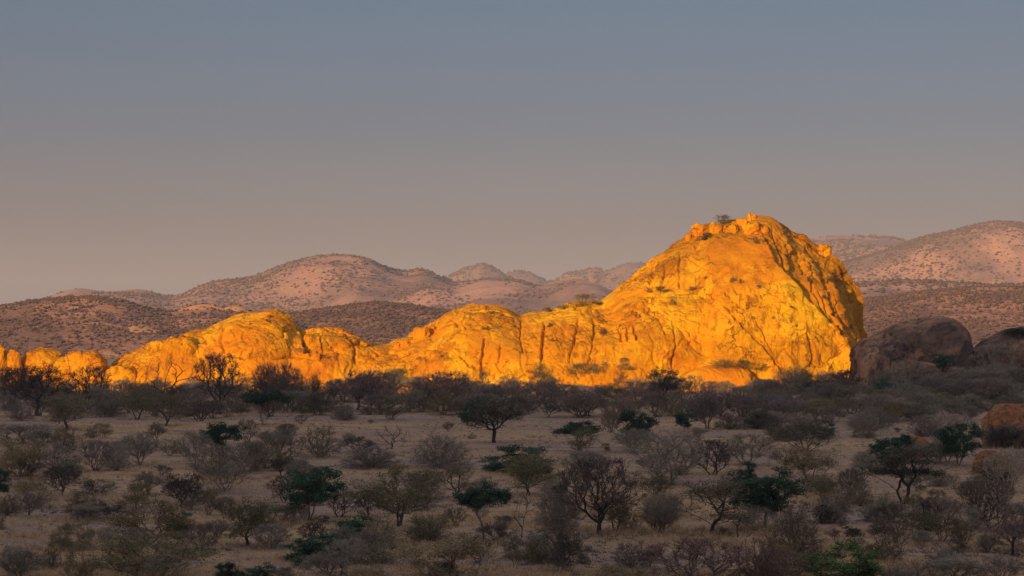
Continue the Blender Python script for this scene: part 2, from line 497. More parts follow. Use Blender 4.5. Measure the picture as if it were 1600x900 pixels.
def hill(name, label, prof, D, Wf, Wb, nx, ny, amp, seed, mat, nb, bsize, blabel, bmat, spur=0.5, shape=1.0, pad=0):
    p = np.array(prof, float)
    q = np.linspace(p[0, 0] - pad, p[-1, 0] + pad, nx)
    X = px_x(q, D)
    zt = px_z(interp_profile(prof, q), D)
    v = np.concatenate([np.linspace(-1, 0, int(ny * 0.7), endpoint=False), np.linspace(0, 1, ny - int(ny * 0.7))])
    XX = np.repeat(X[:, None], ny, 1)
    VV = np.repeat(v[None, :], nx, 0)
    YY = D + np.where(VV < 0, VV * Wf, VV * Wb)
    XX = XX * (YY / D)          # the range fans out with distance, like the valley it closes
    sc_ = Wf * 0.55
    warp = fbm(np.stack([XX.ravel() / sc_ + seed, YY.ravel() / (sc_ * 3), np.full(XX.size, seed * 1.7)], 1), 4).reshape(XX.shape)
    a = np.clip(np.abs(VV) * (1 + spur * warp * 1.6 * smooth(0.02, 0.5, np.abs(VV))), 0, 1)
    pr = (0.5 + 0.5 * np.cos(np.pi * a)) ** shape
    Z = zt[:, None] * pr
    rid = 1 - 2 * np.abs(fbm(np.stack([XX.ravel() / (sc_ * 0.45) + 7, YY.ravel() / (sc_ * 0.9), np.full(XX.size, seed * 2.3)], 1), 4)).reshape(XX.shape)
    nz = fbm(np.stack([XX.ravel() / (sc_ * 0.35), YY.ravel() / (sc_ * 0.35), np.full(XX.size, seed)], 1), 5).reshape(XX.shape)
    Z = Z + (nz + 0.55 * (rid - 0.6) * smooth(0.03, 0.3, np.abs(VV))) * amp * np.clip(zt / (8 * amp), 0.08, 1)[:, None] * (0.25 + 0.75 * smooth(0, 0.25, np.abs(VV))) * smooth(0, 6, Z + 3) - 1.2 * smooth(0.75, 1.0, a)
    P = np.stack([XX, YY, Z], 2)
    o = obj(name, np_mesh(name, P.reshape(-1, 3), grid_faces(nx, ny)), mat)
    tag(o, label, kind='structure')
    rs = np.random.RandomState(seed * 13 + 5)
    if nb:
        m = nb * 3
        iu = rs.rand(m) * (nx - 1.001); iv = rs.rand(m) * (int(ny * 0.72))
        dens = fbm(np.stack([iu * 14.0 / nx * (X[-1] - X[0]) / Wf * 0.6, iv * 9.0 / ny, np.full(m, seed + 3.3)], 1), 3)
        wp = warp[iu.astype(int), iv.astype(int)]
        keep = np.where(rs.rand(m) < 0.36 + 0.9 * dens + 0.8 * wp)[0][:nb]
        iu, iv = iu[keep], iv[keep]
        u0 = iu.astype(int); v0 = iv.astype(int); fu = (iu - u0)[:, None]; fv = (iv - v0)[:, None]
        v1 = np.minimum(v0 + 1, ny - 1)
        B = (P[u0, v0] * (1 - fu) + P[u0 + 1, v0] * fu) * (1 - fv) + (P[u0, v1] * (1 - fu) + P[u0 + 1, v1] * fu) * fv
        B = B[B[:, 2] > -0.5]
        S = bsize * (0.35 + 1.15 * rs.rand(len(B)) ** 2.5)
        scatter_blobs('scrub', B, S, bmat, rs, blabel)
    return o

hill('hill', 'low dark brown hill rising behind the small boulders', [(-160, 505), (-60, 490), (0, 479), (60, 469), (110, 465), (155, 464), (190, 470), (225, 480), (265, 487), (320, 484), (380, 488), (440, 500), (480, 512), (520, 520)],
     900, 260, 300, 260, 110, 1.4, 3, M['hill_near'], 11000, 0.75, 'dark scrub dotted over the low brown hill', M['far_bush'], 0.5, 0.8)
hill('hill', 'low scrubby hill showing in the gap of the orange rock', [(380, 515), (430, 495), (480, 486), (540, 478), (590, 472), (640, 477), (690, 484), (740, 492), (800, 505), (860, 515)],
     1000, 300, 300, 220, 110, 1.2, 5, M['hill_near'], 9500, 0.75, 'dark scrub dotted over the hill in the rock gap', M['far_bush'], 0.45, 0.8)
hill('hill', 'broad reddish hill slope behind the dark round boulder', [(1180, 500), (1260, 482), (1330, 470), (1400, 461), (1450, 455), (1530, 449), (1600, 449), (1680, 453), (1760, 465), (1840, 490)],
     1050, 420, 300, 300, 130, 1.2, 8, M['hill_near'], 16000, 0.75, 'dark scrub dotted over the reddish slope', M['far_bush'], 0.3, 0.75)
hill('hill', 'low hazy rise at the foot of the right-hand mountain', [(1150, 470), (1250, 455), (1330, 444), (1400, 438), (1480, 441), (1560, 446), (1640, 440), (1720, 446), (1820, 470)],
     2100, 500, 500, 200, 90, 2.0, 17, M['hill_far'], 3500, 2.0, 'scrub on the low rise below the right-hand mountain', M['far_bush'], 0.3, 0.8)
hill('mountain', 'long pink mountain with the highest rounded summit on the skyline', [(-220, 500), (-100, 494), (0, 486), (60, 470), (125, 451), (165, 455), (215, 452), (270, 462), (330, 441), (400, 430), (450, 413), (485, 404), (545, 400), (575, 405), (600, 417), (640, 424), (660, 421), (690, 433), (712, 441), (760, 435), (800, 437), (850, 448), (900, 441), (930, 447), (960, 456), (1010, 452), (1060, 460), (1120, 475), (1200, 490)],
     3000, 900, 900, 400, 105, 15, 11, M['hill_far'], 23000, 1.9, 'scattered scrub speckling the long pink mountain', M['far_bush_pale'], 0.75, 1.0)
hill('mountain', 'pink speckled mountain at the right-hand edge', [(1120, 470), (1200, 455), (1280, 425), (1330, 407), (1370, 397), (1410, 382), (1440, 371), (1490, 359), (1530, 350), (1560, 346), (1600, 349), (1680, 362), (1780, 395), (1880, 440)],
     3600, 950, 900, 300, 105, 15, 14, M['hill_far'], 20000, 2.2, 'scattered scrub speckling the right-hand mountain', M['far_bush_pale'], 0.7, 1.0)
hill('mountain', 'hazy pale mountain just behind the rock dome knob', [(1100, 420), (1180, 395), (1255, 375), (1300, 370), (1340, 369), (1380, 371), (1405, 374), (1450, 395), (1540, 430)],
     5200, 1000, 900, 200, 80, 9, 21, M['hill_far'], 7000, 4.0, 'faint scrub on the hazy mountain behind the dome', M['far_bush_pale'], 0.6, 1.0)
hill('mountain', 'hazy pointed peak behind the long pink mountain', [(640, 452), (680, 440), (705, 430), (735, 417), (755, 412), (775, 421), (795, 432), (830, 445)],
     5600, 900, 800, 160, 80, 6, 24, M['hill_far'], 2200, 4.0, 'faint scrub on the pointed peak', M['far_bush_pale'], 0.5, 1.0)
hill('mountain', 'small hazy rounded hill next to the pointed peak', [(760, 445), (785, 432), (805, 424), (825, 425), (845, 435), (870, 447), (900, 455)],
     6300, 900, 800, 140, 70, 6, 29, M['hill_far'], 1600, 4.2, 'faint scrub on the small rounded hill', M['far_bush_pale'], 0.5, 1.0)
hill('mountain', 'hazy double-topped mountain disappearing behind the orange dome', [(820, 455), (860, 441), (885, 428), (910, 424), (930, 419), (945, 423), (975, 413), (1000, 411), (1040, 415), (1100, 430), (1160, 450)],
     5900, 1000, 900, 180, 80, 7, 33, M['hill_far'], 3000, 4.2, 'faint scrub on the double-topped mountain', M['far_bush_pale'], 0.5, 1.0)

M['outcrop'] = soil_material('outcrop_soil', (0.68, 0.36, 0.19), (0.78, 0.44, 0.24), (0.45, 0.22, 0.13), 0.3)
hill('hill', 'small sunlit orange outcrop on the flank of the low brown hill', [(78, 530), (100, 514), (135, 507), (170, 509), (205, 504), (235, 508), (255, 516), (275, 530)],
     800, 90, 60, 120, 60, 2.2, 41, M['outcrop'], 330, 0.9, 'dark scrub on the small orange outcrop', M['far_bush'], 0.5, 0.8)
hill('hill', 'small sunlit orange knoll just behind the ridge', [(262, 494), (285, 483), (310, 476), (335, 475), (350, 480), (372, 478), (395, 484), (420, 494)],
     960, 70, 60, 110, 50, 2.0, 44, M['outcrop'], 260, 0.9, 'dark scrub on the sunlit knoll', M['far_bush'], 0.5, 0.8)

# scrub on the plain between the rocks and the hills
rs = np.random.RandomState(77)
n = 9000
pyy = 500 + 65 * rs.rand(n) ** 0.8
pd = CH * F / (pyy - HY)
keep = (pd > 470) & (pd < 2300)
pd = pd[keep]
pq = -60 + 1720 * rs.rand(len(pd))
PX = px_x(pq, pd)
dn = fbm(np.stack([PX / 60, pd / 60, 0 * pd + 9], 1), 3)
kk = rs.rand(len(pd)) < 0.45 + 1.1 * dn
P = np.stack([PX[kk], pd[kk], ground_z(PX[kk], pd[kk]) * 0.6], 1)
scatter_blobs('scrub', P, 0.9 * (0.5 + 0.9 * rs.rand(len(P))), M['far_bush'], rs, 'dark scrub on the plain between the rocks and hills')

# ------------------------------------------------------------------ rocks
def seg_dist(px, py, line):
    """signed-side distance of pixel points to a polyline; returns (distance, t along 0..1, side, horizontal offset)"""
    best = np.full(px.shape, 1e9); tt = np.zeros(px.shape); side = np.zeros(px.shape)
    L = np.array(line, float)
    seg = np.linalg.norm(np.diff(L, axis=0), axis=1)
    cum = np.concatenate([[0], np.cumsum(seg)])
    for k in range(len(L) - 1):
        a, b = L[k], L[k + 1]
        ab = b - a
        t = np.clip(((px - a[0]) * ab[0] + (py - a[1]) * ab[1]) / (ab @ ab), 0, 1)
        dx, dy = px - (a[0] + t * ab[0]), py - (a[1] + t * ab[1])
        d = np.hypot(dx, dy)
        m = d < best
        best = np.where(m, d, best)
        tt = np.where(m, (cum[k] + t * seg[k]) / cum[-1], tt)
        side = np.where(m, np.sign(ab[0] * (py - a[1]) - ab[1] * (px - a[0])), side)
    return best, tt, side

def wiggle(line, seed, amp=1.6, n=6):
    L = np.array(line, float)
    rr = np.random.RandomState(seed)
    out = [L[0]]
    for k in range(len(L) - 1):
        for j in range(1, n + 1):
            p = L[k] + (L[k + 1] - L[k]) * j / n
            out.append(p + (rr.normal(size=2) * amp * 0.5 if j < n else 0))
    return np.array(out)

def rock_displace(P, Nn, seed, amp, front, grooves=(), steps=(), terr=0.5, flute=0.0, turn=None, blocks=0.8):
    sh = P.shape[:2]
    p = P.reshape(-1, 3)
    s = np.full(3, seed * 3.17)
    d = amp * (1.2 * fbm(p / 13.0 + s, 2) + 0.28 * fbm(p / 3.6 + s * 2, 2) + 0.07 * fbm(p / 0.8 + s, 2))
    # exfoliation sheets: terraces with sharp edges
    for q, (scl, h) in enumerate(((11.0, 0.6), (4.5, 0.14))):
        n = fbm(p * np.array([1, 1, 1.25]) / scl + s * (q + 2) + 5.5, 3, 0.5)
        for lv in (-0.16, 0.05, 0.24):
            d = d + terr * h * smooth(lv - 0.007, lv + 0.007, n)
    # thin cracks
    for scl, h, w in ((9.0, 0.5, 0.012), (4.5, 0.25, 0.016)):
        n = fbm(p * np.array([1, 1, 0.55]) / scl + s * 5 + 2.2, 3, 0.5)
        m = fbm(p / 8 + s * 3 - 4, 2)
        d = d - terr * h * np.exp(-(n / w) ** 2) * smooth(-0.05, 0.2, m)
    # joint-bounded blocks: every block stands a little proud or back, with open joints
    rough_zone = smooth(-0.12, 0.16, fbm(p * np.array([1, 1, 1.3]) / 14 + s + 1.7, 3))
    wq = p + 1.2 * np.stack([fbm(p / 5 + 3.3, 2), fbm(p / 5 + 8.8, 2), fbm(p / 5 + 14.1, 2)], 1)
    wq = np.stack([wq[:, 0] + 0.45 * wq[:, 2], wq[:, 1], wq[:, 2] * 0.62 - 0.3 * wq[:, 0]], 1)
    for q, (scl, off, jd) in enumerate(((6.5, 0.75, 0.6), (2.3, 0.18, 0.2))):
        val, edge = cells(wq / scl + s, q)
        k_ = blocks * (0.3 + 0.7 * rough_zone if q == 0 else rough_zone)
        d = d + k_ * (off * (val - 0.5) - jd * smooth(0.09, 0.0, edge))
    if flute:
        n = fbm(p * np.array([1, 1, 0.09]) / 1.3 + s, 3)
        m = smooth(-0.05, 0.2, fbm(p / 9 + s + 8, 2))
        d = d - flute * m * np.abs(n)
    d = d.reshape(sh)
    if grooves or steps:
        pxx = 800 + F * P[..., 0] / P[..., 1]
        pyy = HY - F * (P[..., 2] - CH) / P[..., 1]
        for k, (line, wpx, depth) in enumerate(grooves):
            L = wiggle(line, seed * 7 + k, 1.8)
            dd, tt, sd_ = seg_dist(pxx, pyy, L)
            tap = smooth(0, 0.15, tt) * (1 - smooth(0.85, 1.0, tt)) * 0.8 + 0.2
            d = d - 1.5 * front * depth * tap * np.exp(-(dd / (0.9 * wpx)) ** 2)
        for k, (line, depth, fall) in enumerate(steps):
            L = wiggle(line, seed * 11 + k, 2.0)
            dd, tt, sd_ = seg_dist(pxx, pyy, L)
            sg = dd * sd_
            tap = smooth(0, 0.2, tt) * (1 - 0.6 * smooth(0.92, 1.0, tt))
            # recess on the line's left side in image terms (side<0), fading out over 'fall' px
            d = d - front * depth * tap * smooth(-0.9, 0.9, -sg) * np.exp(-np.clip(-sg, 0, None) / fall)
        if turn is not None:      # everything right of this line falls away like the side of a block
            dd, tt, sd_ = seg_dist(pxx, pyy, np.array(turn[0], float))
            d = d - front * turn[1] * np.clip(-dd * sd_, 0, turn[2])
    return P + Nn * d[..., None]

ROCKS = []
def ridge_rock(name, label, prof, Yc, Wf, Wb, ns, nt_, seed, mat, amp=1.0, power=1.0, zb=-1.0, grooves=(), steps=(), terr=0.5, flute=0.0, cat='rock', group=None, lean=0.0, endround=0.5, back=None, turn=None, tone=None, blocks=0.8, wprof=None, ycprof=None, cosp=1.0):
    p = np.array(prof, float)
    # resample the skyline evenly along its length
    q = np.linspace(p[0, 0], p[-1, 0], 4000)
    yq = interp_profile(prof, q)
    L = np.concatenate([[0], np.cumsum(np.hypot(np.diff(q), np.diff(yq)))])
    s = np.linspace(0, L[-1], ns)
    qs = np.interp(s, L, q); ysk = np.interp(s, L, yq)
    Yq = np.interp(qs, *np.array(ycprof, float).T) if ycprof else Yc
    X = px_x(qs, Yq); Zt = np.maximum(px_z(ysk, Yq), zb + 0.05)
    hmax = (Zt - zb).max()
    w = np.clip((Zt - zb) / hmax, 0.0, 1) ** endround
    if wprof: w = np.interp(qs, *np.array(wprof, float).T) / Wf * np.clip((Zt - zb) / 7, 0, 1) ** 0.5
    u = (qs - p[0, 0]) / (p[-1, 0] - p[0, 0])
    w = w * np.clip(np.minimum(u, 1 - u) / 0.04 + 0.15, 0, 1) ** 0.5
    th = np.concatenate([np.linspace(0, np.pi / 2, int(nt_ * 0.72), endpoint=False), np.linspace(np.pi / 2, np.pi, nt_ - int(nt_ * 0.72))])
    c, sn = np.cos(th), np.sin(th)
    Wv = np.where(c > 0, Wf, Wb)
    Yl = Yq + lean * (X - X.mean())
    if back: Yl = Yl + back[2] * smooth(back[0], back[1], qs)
    Y = Yl[:, None] - w[:, None] * (Wv * np.sign(c) * np.abs(c) ** cosp)[None, :]
    Z = zb + (Zt - zb)[:, None] * (sn ** power)[None, :]
    P = np.stack([np.repeat(X[:, None], nt_, 1), Y, Z], 2)
    Nn = -grid_normals(P)
    if Nn[ns // 2, nt_ // 3, 1] > 0: Nn = -Nn
    front = smooth(0.0, 0.25, c)[None, :] * np.ones((ns, 1))
    front = np.where(th[None, :] < np.pi / 2, np.maximum(front, 0.5), front)
    P = rock_displace(P, Nn, seed, amp, front, grooves, steps, terr, flute, turn, blocks)
    fc = grid_faces(ns, nt_)
    me = np_mesh(name, P.reshape(-1, 3), fc)
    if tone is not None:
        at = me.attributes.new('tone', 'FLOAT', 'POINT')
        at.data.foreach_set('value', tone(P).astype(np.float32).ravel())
    o = obj(name, me, mat)
    tag(o, label, cat, group)
    ROCKS.append((o, P.reshape(-1, 3), fc))
    return o

def cube_sphere(n):
    """grid of a cube projected to a sphere: verts, quads"""
    a = np.linspace(-1, 1, n)
    A, B = np.meshgrid(np.tan(a * np.pi / 4), np.tan(a * np.pi / 4), indexing='ij')
    o_ = np.ones_like(A)
    V, Fq = [], []
    for k, f in enumerate(((A, B, o_), (B, A, -o_), (o_, A, B), (-o_, B, A), (B, o_, A), (A, -o_, B))):
        v = np.stack(f, 2)
        v /= np.linalg.norm(v, axis=2, keepdims=True)
        V.append(v.reshape(-1, 3)); Fq.append(grid_faces(n, n) + k * n * n)
    V = np.concatenate(V); Fq = np.concatenate(Fq)
    key = np.round(V, 5)
    _, idx, inv = np.unique(key, axis=0, return_index=True, return_inverse=True)
    return V[idx], inv.ravel()[Fq]

CS = {}
def boulder(name, label, box, Y, seed, mat, n=28, depth=1.0, box_pow=2.6, rough=0.14, tilt=0.0, zlift=None, cat='boulder', group=None, crack=0.10):
    """box = (x0, y0, x1, y1) in photo pixels at distance Y"""
    if n not in CS: CS[n] = cube_sphere(n)
    V, Fq = CS[n]
    x0, y0, x1, y1 = box
    a = (px_x(x1, Y) - px_x(x0, Y)) / 2; zt, z0 = px_z(y0, Y), px_z(y1, Y)
    cz, hz = (zt + z0) / 2, (zt - z0) / 2
    W = V / (np.sum(np.abs(V) ** box_pow, 1) ** (1 / box_pow))[:, None]
    s = np.array([seed * 1.31, seed * 2.7, seed * 0.9])
    d = 1 + rough * 1.8 * fbm(V * 1.1 + s, 2) + rough * fbm(V * 2.6 + s, 3) + rough * 0.25 * fbm(V * 9 + s, 3)
    nn = fbm(V * np.array([1.3, 1.3, 1.0]) + s * 3, 3)
    d = d - crack * np.exp(-(nn / 0.025) ** 2) * smooth(-0.1, 0.2, fbm(V + s, 2)) + rough * 0.35 * smooth(0.10, 0.13, fbm(V * 1.7 + s * 2, 3))
    W = W * d[:, None]
    W = W * np.array([a, a * depth, hz])
    ct, st = math.cos(tilt), math.sin(tilt)
    W = np.stack([W[:, 0] * ct + W[:, 2] * st * 0.6, W[:, 1], W[:, 2] * ct - W[:, 0] * st * 0.6], 1)
    W += np.array([px_x((x0 + x1) / 2, Y), Y, cz])
    me = np_mesh(name, W, Fq)
    o = obj(name, me, mat)
    tag(o, label, cat, group)
    ROCKS.append((o, W, Fq))
    return o

# the great dome
EDGE = [(1180, 330), (1187, 350), (1192, 366), (1207, 397), (1227, 423), (1250, 447), (1270, 473), (1293, 500), (1317, 527), (1334, 556), (1345, 590)]
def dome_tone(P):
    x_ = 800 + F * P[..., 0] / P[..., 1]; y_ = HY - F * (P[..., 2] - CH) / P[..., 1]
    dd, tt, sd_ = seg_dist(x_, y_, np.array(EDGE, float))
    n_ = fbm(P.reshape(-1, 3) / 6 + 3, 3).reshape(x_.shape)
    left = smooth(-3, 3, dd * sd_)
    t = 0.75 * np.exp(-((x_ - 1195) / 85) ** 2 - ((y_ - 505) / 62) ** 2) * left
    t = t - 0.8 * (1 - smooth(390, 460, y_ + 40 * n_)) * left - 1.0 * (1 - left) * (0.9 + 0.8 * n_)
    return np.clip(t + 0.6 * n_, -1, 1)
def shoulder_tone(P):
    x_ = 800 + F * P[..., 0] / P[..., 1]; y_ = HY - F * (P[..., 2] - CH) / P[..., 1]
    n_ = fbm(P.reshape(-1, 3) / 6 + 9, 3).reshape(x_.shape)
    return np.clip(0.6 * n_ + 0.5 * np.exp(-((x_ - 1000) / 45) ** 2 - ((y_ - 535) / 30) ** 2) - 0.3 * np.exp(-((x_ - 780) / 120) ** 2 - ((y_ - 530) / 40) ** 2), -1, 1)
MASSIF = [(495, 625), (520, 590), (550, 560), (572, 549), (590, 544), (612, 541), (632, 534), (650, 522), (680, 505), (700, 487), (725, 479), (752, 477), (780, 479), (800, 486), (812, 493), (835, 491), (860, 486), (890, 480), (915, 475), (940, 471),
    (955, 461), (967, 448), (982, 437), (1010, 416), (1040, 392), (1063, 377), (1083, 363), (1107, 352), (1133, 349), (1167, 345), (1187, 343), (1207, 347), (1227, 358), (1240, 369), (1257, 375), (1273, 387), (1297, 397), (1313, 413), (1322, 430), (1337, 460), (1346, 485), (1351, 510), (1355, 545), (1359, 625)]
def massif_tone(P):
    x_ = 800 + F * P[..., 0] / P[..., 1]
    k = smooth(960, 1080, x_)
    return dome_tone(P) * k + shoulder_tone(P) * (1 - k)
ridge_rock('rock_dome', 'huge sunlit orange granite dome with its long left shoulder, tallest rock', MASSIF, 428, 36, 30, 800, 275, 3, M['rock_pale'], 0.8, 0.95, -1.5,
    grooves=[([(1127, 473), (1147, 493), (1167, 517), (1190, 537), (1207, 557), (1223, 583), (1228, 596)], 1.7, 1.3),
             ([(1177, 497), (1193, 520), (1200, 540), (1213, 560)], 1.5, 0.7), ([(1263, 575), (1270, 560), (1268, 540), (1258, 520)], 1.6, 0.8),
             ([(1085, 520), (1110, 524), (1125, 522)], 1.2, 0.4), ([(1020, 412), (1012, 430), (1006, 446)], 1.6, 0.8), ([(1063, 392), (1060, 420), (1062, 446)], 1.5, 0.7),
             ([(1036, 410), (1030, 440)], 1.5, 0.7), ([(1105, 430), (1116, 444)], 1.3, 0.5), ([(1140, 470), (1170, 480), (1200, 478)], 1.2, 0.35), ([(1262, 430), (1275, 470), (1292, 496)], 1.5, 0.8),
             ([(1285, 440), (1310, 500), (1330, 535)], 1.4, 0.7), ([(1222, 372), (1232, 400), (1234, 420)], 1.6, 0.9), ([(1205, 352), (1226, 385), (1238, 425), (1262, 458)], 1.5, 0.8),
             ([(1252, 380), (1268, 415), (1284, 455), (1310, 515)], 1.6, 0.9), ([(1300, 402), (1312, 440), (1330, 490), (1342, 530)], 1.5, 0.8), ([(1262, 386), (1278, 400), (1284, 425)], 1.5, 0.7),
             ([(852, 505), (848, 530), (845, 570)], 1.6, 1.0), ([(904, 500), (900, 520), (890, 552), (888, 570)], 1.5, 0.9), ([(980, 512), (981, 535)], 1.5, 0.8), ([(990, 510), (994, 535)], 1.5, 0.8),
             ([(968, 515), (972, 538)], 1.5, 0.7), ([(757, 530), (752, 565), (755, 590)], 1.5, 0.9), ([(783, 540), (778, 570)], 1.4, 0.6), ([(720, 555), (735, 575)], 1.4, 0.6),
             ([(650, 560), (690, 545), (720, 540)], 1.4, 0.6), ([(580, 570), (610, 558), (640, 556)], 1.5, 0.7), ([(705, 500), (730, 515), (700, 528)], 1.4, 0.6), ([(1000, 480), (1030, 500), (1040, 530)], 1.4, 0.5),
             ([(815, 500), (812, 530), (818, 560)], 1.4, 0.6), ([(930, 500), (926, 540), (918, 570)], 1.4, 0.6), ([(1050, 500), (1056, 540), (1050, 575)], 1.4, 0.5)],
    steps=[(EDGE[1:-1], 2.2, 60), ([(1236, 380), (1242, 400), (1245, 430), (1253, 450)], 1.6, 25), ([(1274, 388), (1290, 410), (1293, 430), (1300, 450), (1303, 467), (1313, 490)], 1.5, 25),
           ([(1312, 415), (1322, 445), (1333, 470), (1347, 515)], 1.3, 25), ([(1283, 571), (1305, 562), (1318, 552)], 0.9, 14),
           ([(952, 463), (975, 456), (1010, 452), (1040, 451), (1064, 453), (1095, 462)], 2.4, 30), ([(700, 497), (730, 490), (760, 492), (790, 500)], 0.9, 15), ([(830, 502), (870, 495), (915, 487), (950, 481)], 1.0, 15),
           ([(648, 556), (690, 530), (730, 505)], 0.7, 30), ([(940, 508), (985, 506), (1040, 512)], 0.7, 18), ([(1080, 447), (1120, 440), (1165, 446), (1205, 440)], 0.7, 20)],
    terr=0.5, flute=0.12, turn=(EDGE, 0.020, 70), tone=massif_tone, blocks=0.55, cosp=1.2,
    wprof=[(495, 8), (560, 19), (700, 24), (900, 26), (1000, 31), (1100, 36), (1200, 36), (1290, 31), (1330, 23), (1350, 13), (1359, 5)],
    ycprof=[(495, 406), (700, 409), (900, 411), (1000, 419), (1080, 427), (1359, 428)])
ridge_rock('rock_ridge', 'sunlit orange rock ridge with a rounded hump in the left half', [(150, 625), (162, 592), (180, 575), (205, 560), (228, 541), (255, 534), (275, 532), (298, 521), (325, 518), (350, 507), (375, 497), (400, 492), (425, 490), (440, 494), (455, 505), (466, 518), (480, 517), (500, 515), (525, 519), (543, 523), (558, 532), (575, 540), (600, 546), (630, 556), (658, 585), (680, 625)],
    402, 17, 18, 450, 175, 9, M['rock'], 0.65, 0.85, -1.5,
    grooves=[([(228, 555), (262, 545), (297, 534), (306, 555)], 1.5, 0.8), ([(350, 512), (345, 535), (352, 555)], 1.5, 0.7), ([(540, 525), (552, 545), (556, 570)], 1.6, 0.9), ([(300, 562), (340, 556), (395, 545)], 1.4, 0.6), ([(500, 520), (506, 545), (500, 565)], 1.5, 0.7), ([(420, 560), (470, 556), (510, 562)], 1.4, 0.6)],
    steps=[([(458, 505), (466, 515), (472, 526), (473, 540), (478, 550)], 2.2, 22)], terr=0.5, flute=0.1)
# low slab in front of the dome
ridge_rock('rock_slab', 'smooth whaleback slab of orange rock at the foot of the dome', [(1040, 622), (1055, 596), (1070, 583), (1095, 575), (1125, 571), (1150, 573), (1168, 580), (1178, 592), (1186, 622)],
    391, 6, 6, 180, 90, 12, M['rock'], 0.3, 0.8, -0.8, grooves=[([(1172, 585), (1180, 600)], 1.5, 0.6)], terr=0.2, blocks=0.15)
# shaded boulders on the right
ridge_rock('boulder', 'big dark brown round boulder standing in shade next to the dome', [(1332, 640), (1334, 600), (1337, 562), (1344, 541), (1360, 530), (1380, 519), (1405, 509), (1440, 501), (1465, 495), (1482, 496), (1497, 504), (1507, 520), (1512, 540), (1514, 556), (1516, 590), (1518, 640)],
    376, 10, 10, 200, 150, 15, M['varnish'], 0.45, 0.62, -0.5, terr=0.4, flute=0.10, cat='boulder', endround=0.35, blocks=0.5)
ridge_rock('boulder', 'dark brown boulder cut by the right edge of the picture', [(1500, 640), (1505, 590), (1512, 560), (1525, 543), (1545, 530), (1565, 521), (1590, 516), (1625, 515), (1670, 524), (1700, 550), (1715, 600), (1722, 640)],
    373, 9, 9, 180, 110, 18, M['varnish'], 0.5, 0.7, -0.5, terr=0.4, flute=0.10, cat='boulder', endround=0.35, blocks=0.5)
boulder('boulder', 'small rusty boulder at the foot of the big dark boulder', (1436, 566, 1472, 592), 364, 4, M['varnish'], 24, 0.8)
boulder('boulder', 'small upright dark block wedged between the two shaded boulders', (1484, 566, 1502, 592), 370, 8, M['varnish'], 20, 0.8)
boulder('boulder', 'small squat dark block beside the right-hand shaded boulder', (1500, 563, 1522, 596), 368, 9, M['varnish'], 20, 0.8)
def ground_boulder(label, x0, y0, x1, yb, seed, n=30, sink=0.25, **kw):
    g = ground_at((x0 + x1) / 2, yb)
    h = yb - y0
    return boulder('boulder', label, (x0, y0, x1, yb + sink * h), g.y, seed, M['rock_red'], n, 0.8, **kw)
ground_boulder('cracked rust-red boulder cut by the right edge above the thicket', 1540, 631, 1625, 697, 21, 36, rough=0.13, box_pow=2.4, crack=0.16)
ground_boulder('broad low rust-coloured boulder behind the pale bare bush', 1520, 706, 1578, 738, 24, 34, sink=0.6, box_pow=2.1)
ground_boulder('rust-coloured rounded rock behind the flat-topped acacia', 1405, 682, 1448, 712, 27)
ground_boulder('small rust-coloured stone beside the low green tree', 1385, 712, 1405, 729, 30, 20)
# boulders along the left end of the rocks
D_ = 404
for lab, bx_, sd_, kw in (
    ('sunlit orange boulder cut by the left edge of the picture', (-22, 540, 15, 585), 41, dict(box_pow=2.1)),
    ('narrow sunlit boulder second from the left edge', (11, 546, 34, 590), 42, dict(box_pow=2.1)),
    ('round-backed sunlit boulder, third along from the left edge', (31, 543, 105, 600), 43, dict(box_pow=2.1, n=28, tilt=-0.05)),
    ('flat-topped sunlit boulder between the round-backed one and the ridge', (88, 548, 172, 606), 44, dict(box_pow=2.2, n=28, tilt=0.10)),
    ('pale triangular sunlit boulder leaning on the left end of the ridge', (186, 552, 226, 600), 45, dict(box_pow=2.2)),
    ('low sunlit slab lying in front of the flat-topped boulder', (158, 574, 218, 620), 46, dict(box_pow=2.5, n=28)),
    ('big round boulder bulging from the ridge front', (250, 527, 310, 596), 47, dict(box_pow=2.4, n=28)),
    ('blocky boulder perched at the ridge end above the round boulder', (228, 533, 262, 572), 48, dict(box_pow=2.8)),
    ('rounded block in the notch behind the ridge hump', (474, 522, 499, 556), 49, dict(box_pow=2.4)),
):
    n_ = kw.pop('n', 21)
    Y_ = {47: 392.5, 48: 396, 46: 390, 49: 396, 44: 395, 42: 396}.get(sd_, 400)
    boulder('boulder', lab, (bx_[0], bx_[1], bx_[2], bx_[3] + 14), Y_, sd_, M['rock'], n_, 0.8, rough=0.13, **kw)

for o_, V_, F_ in ROCKS[:4]:
    pass
def build_bvh():
    V, Fq, k = [], [], 0
    for o_, v_, f_ in ROCKS:
        V.append(v_); Fq.append(f_ + k); k += len(v_)
    V = np.concatenate(V)
    return BVHTree.FromPolygons(V.tolist(), np.concatenate(Fq).tolist())
BVH = build_bvh()
def ray(x, y):
    d = Vector((px_x(x, 1.0), 1.0, (HY - y) / F)).normalized()
    return BVH.ray_cast(Vector((0, 0, CH)), d, 700)
def rock_top(x, y, search=14):
    """first rock point met going down from photo pixel (x, y)"""
    for k in range(search):
        h = ray(x, y + k)
        if h[0] is not None: return h[0]
    return None

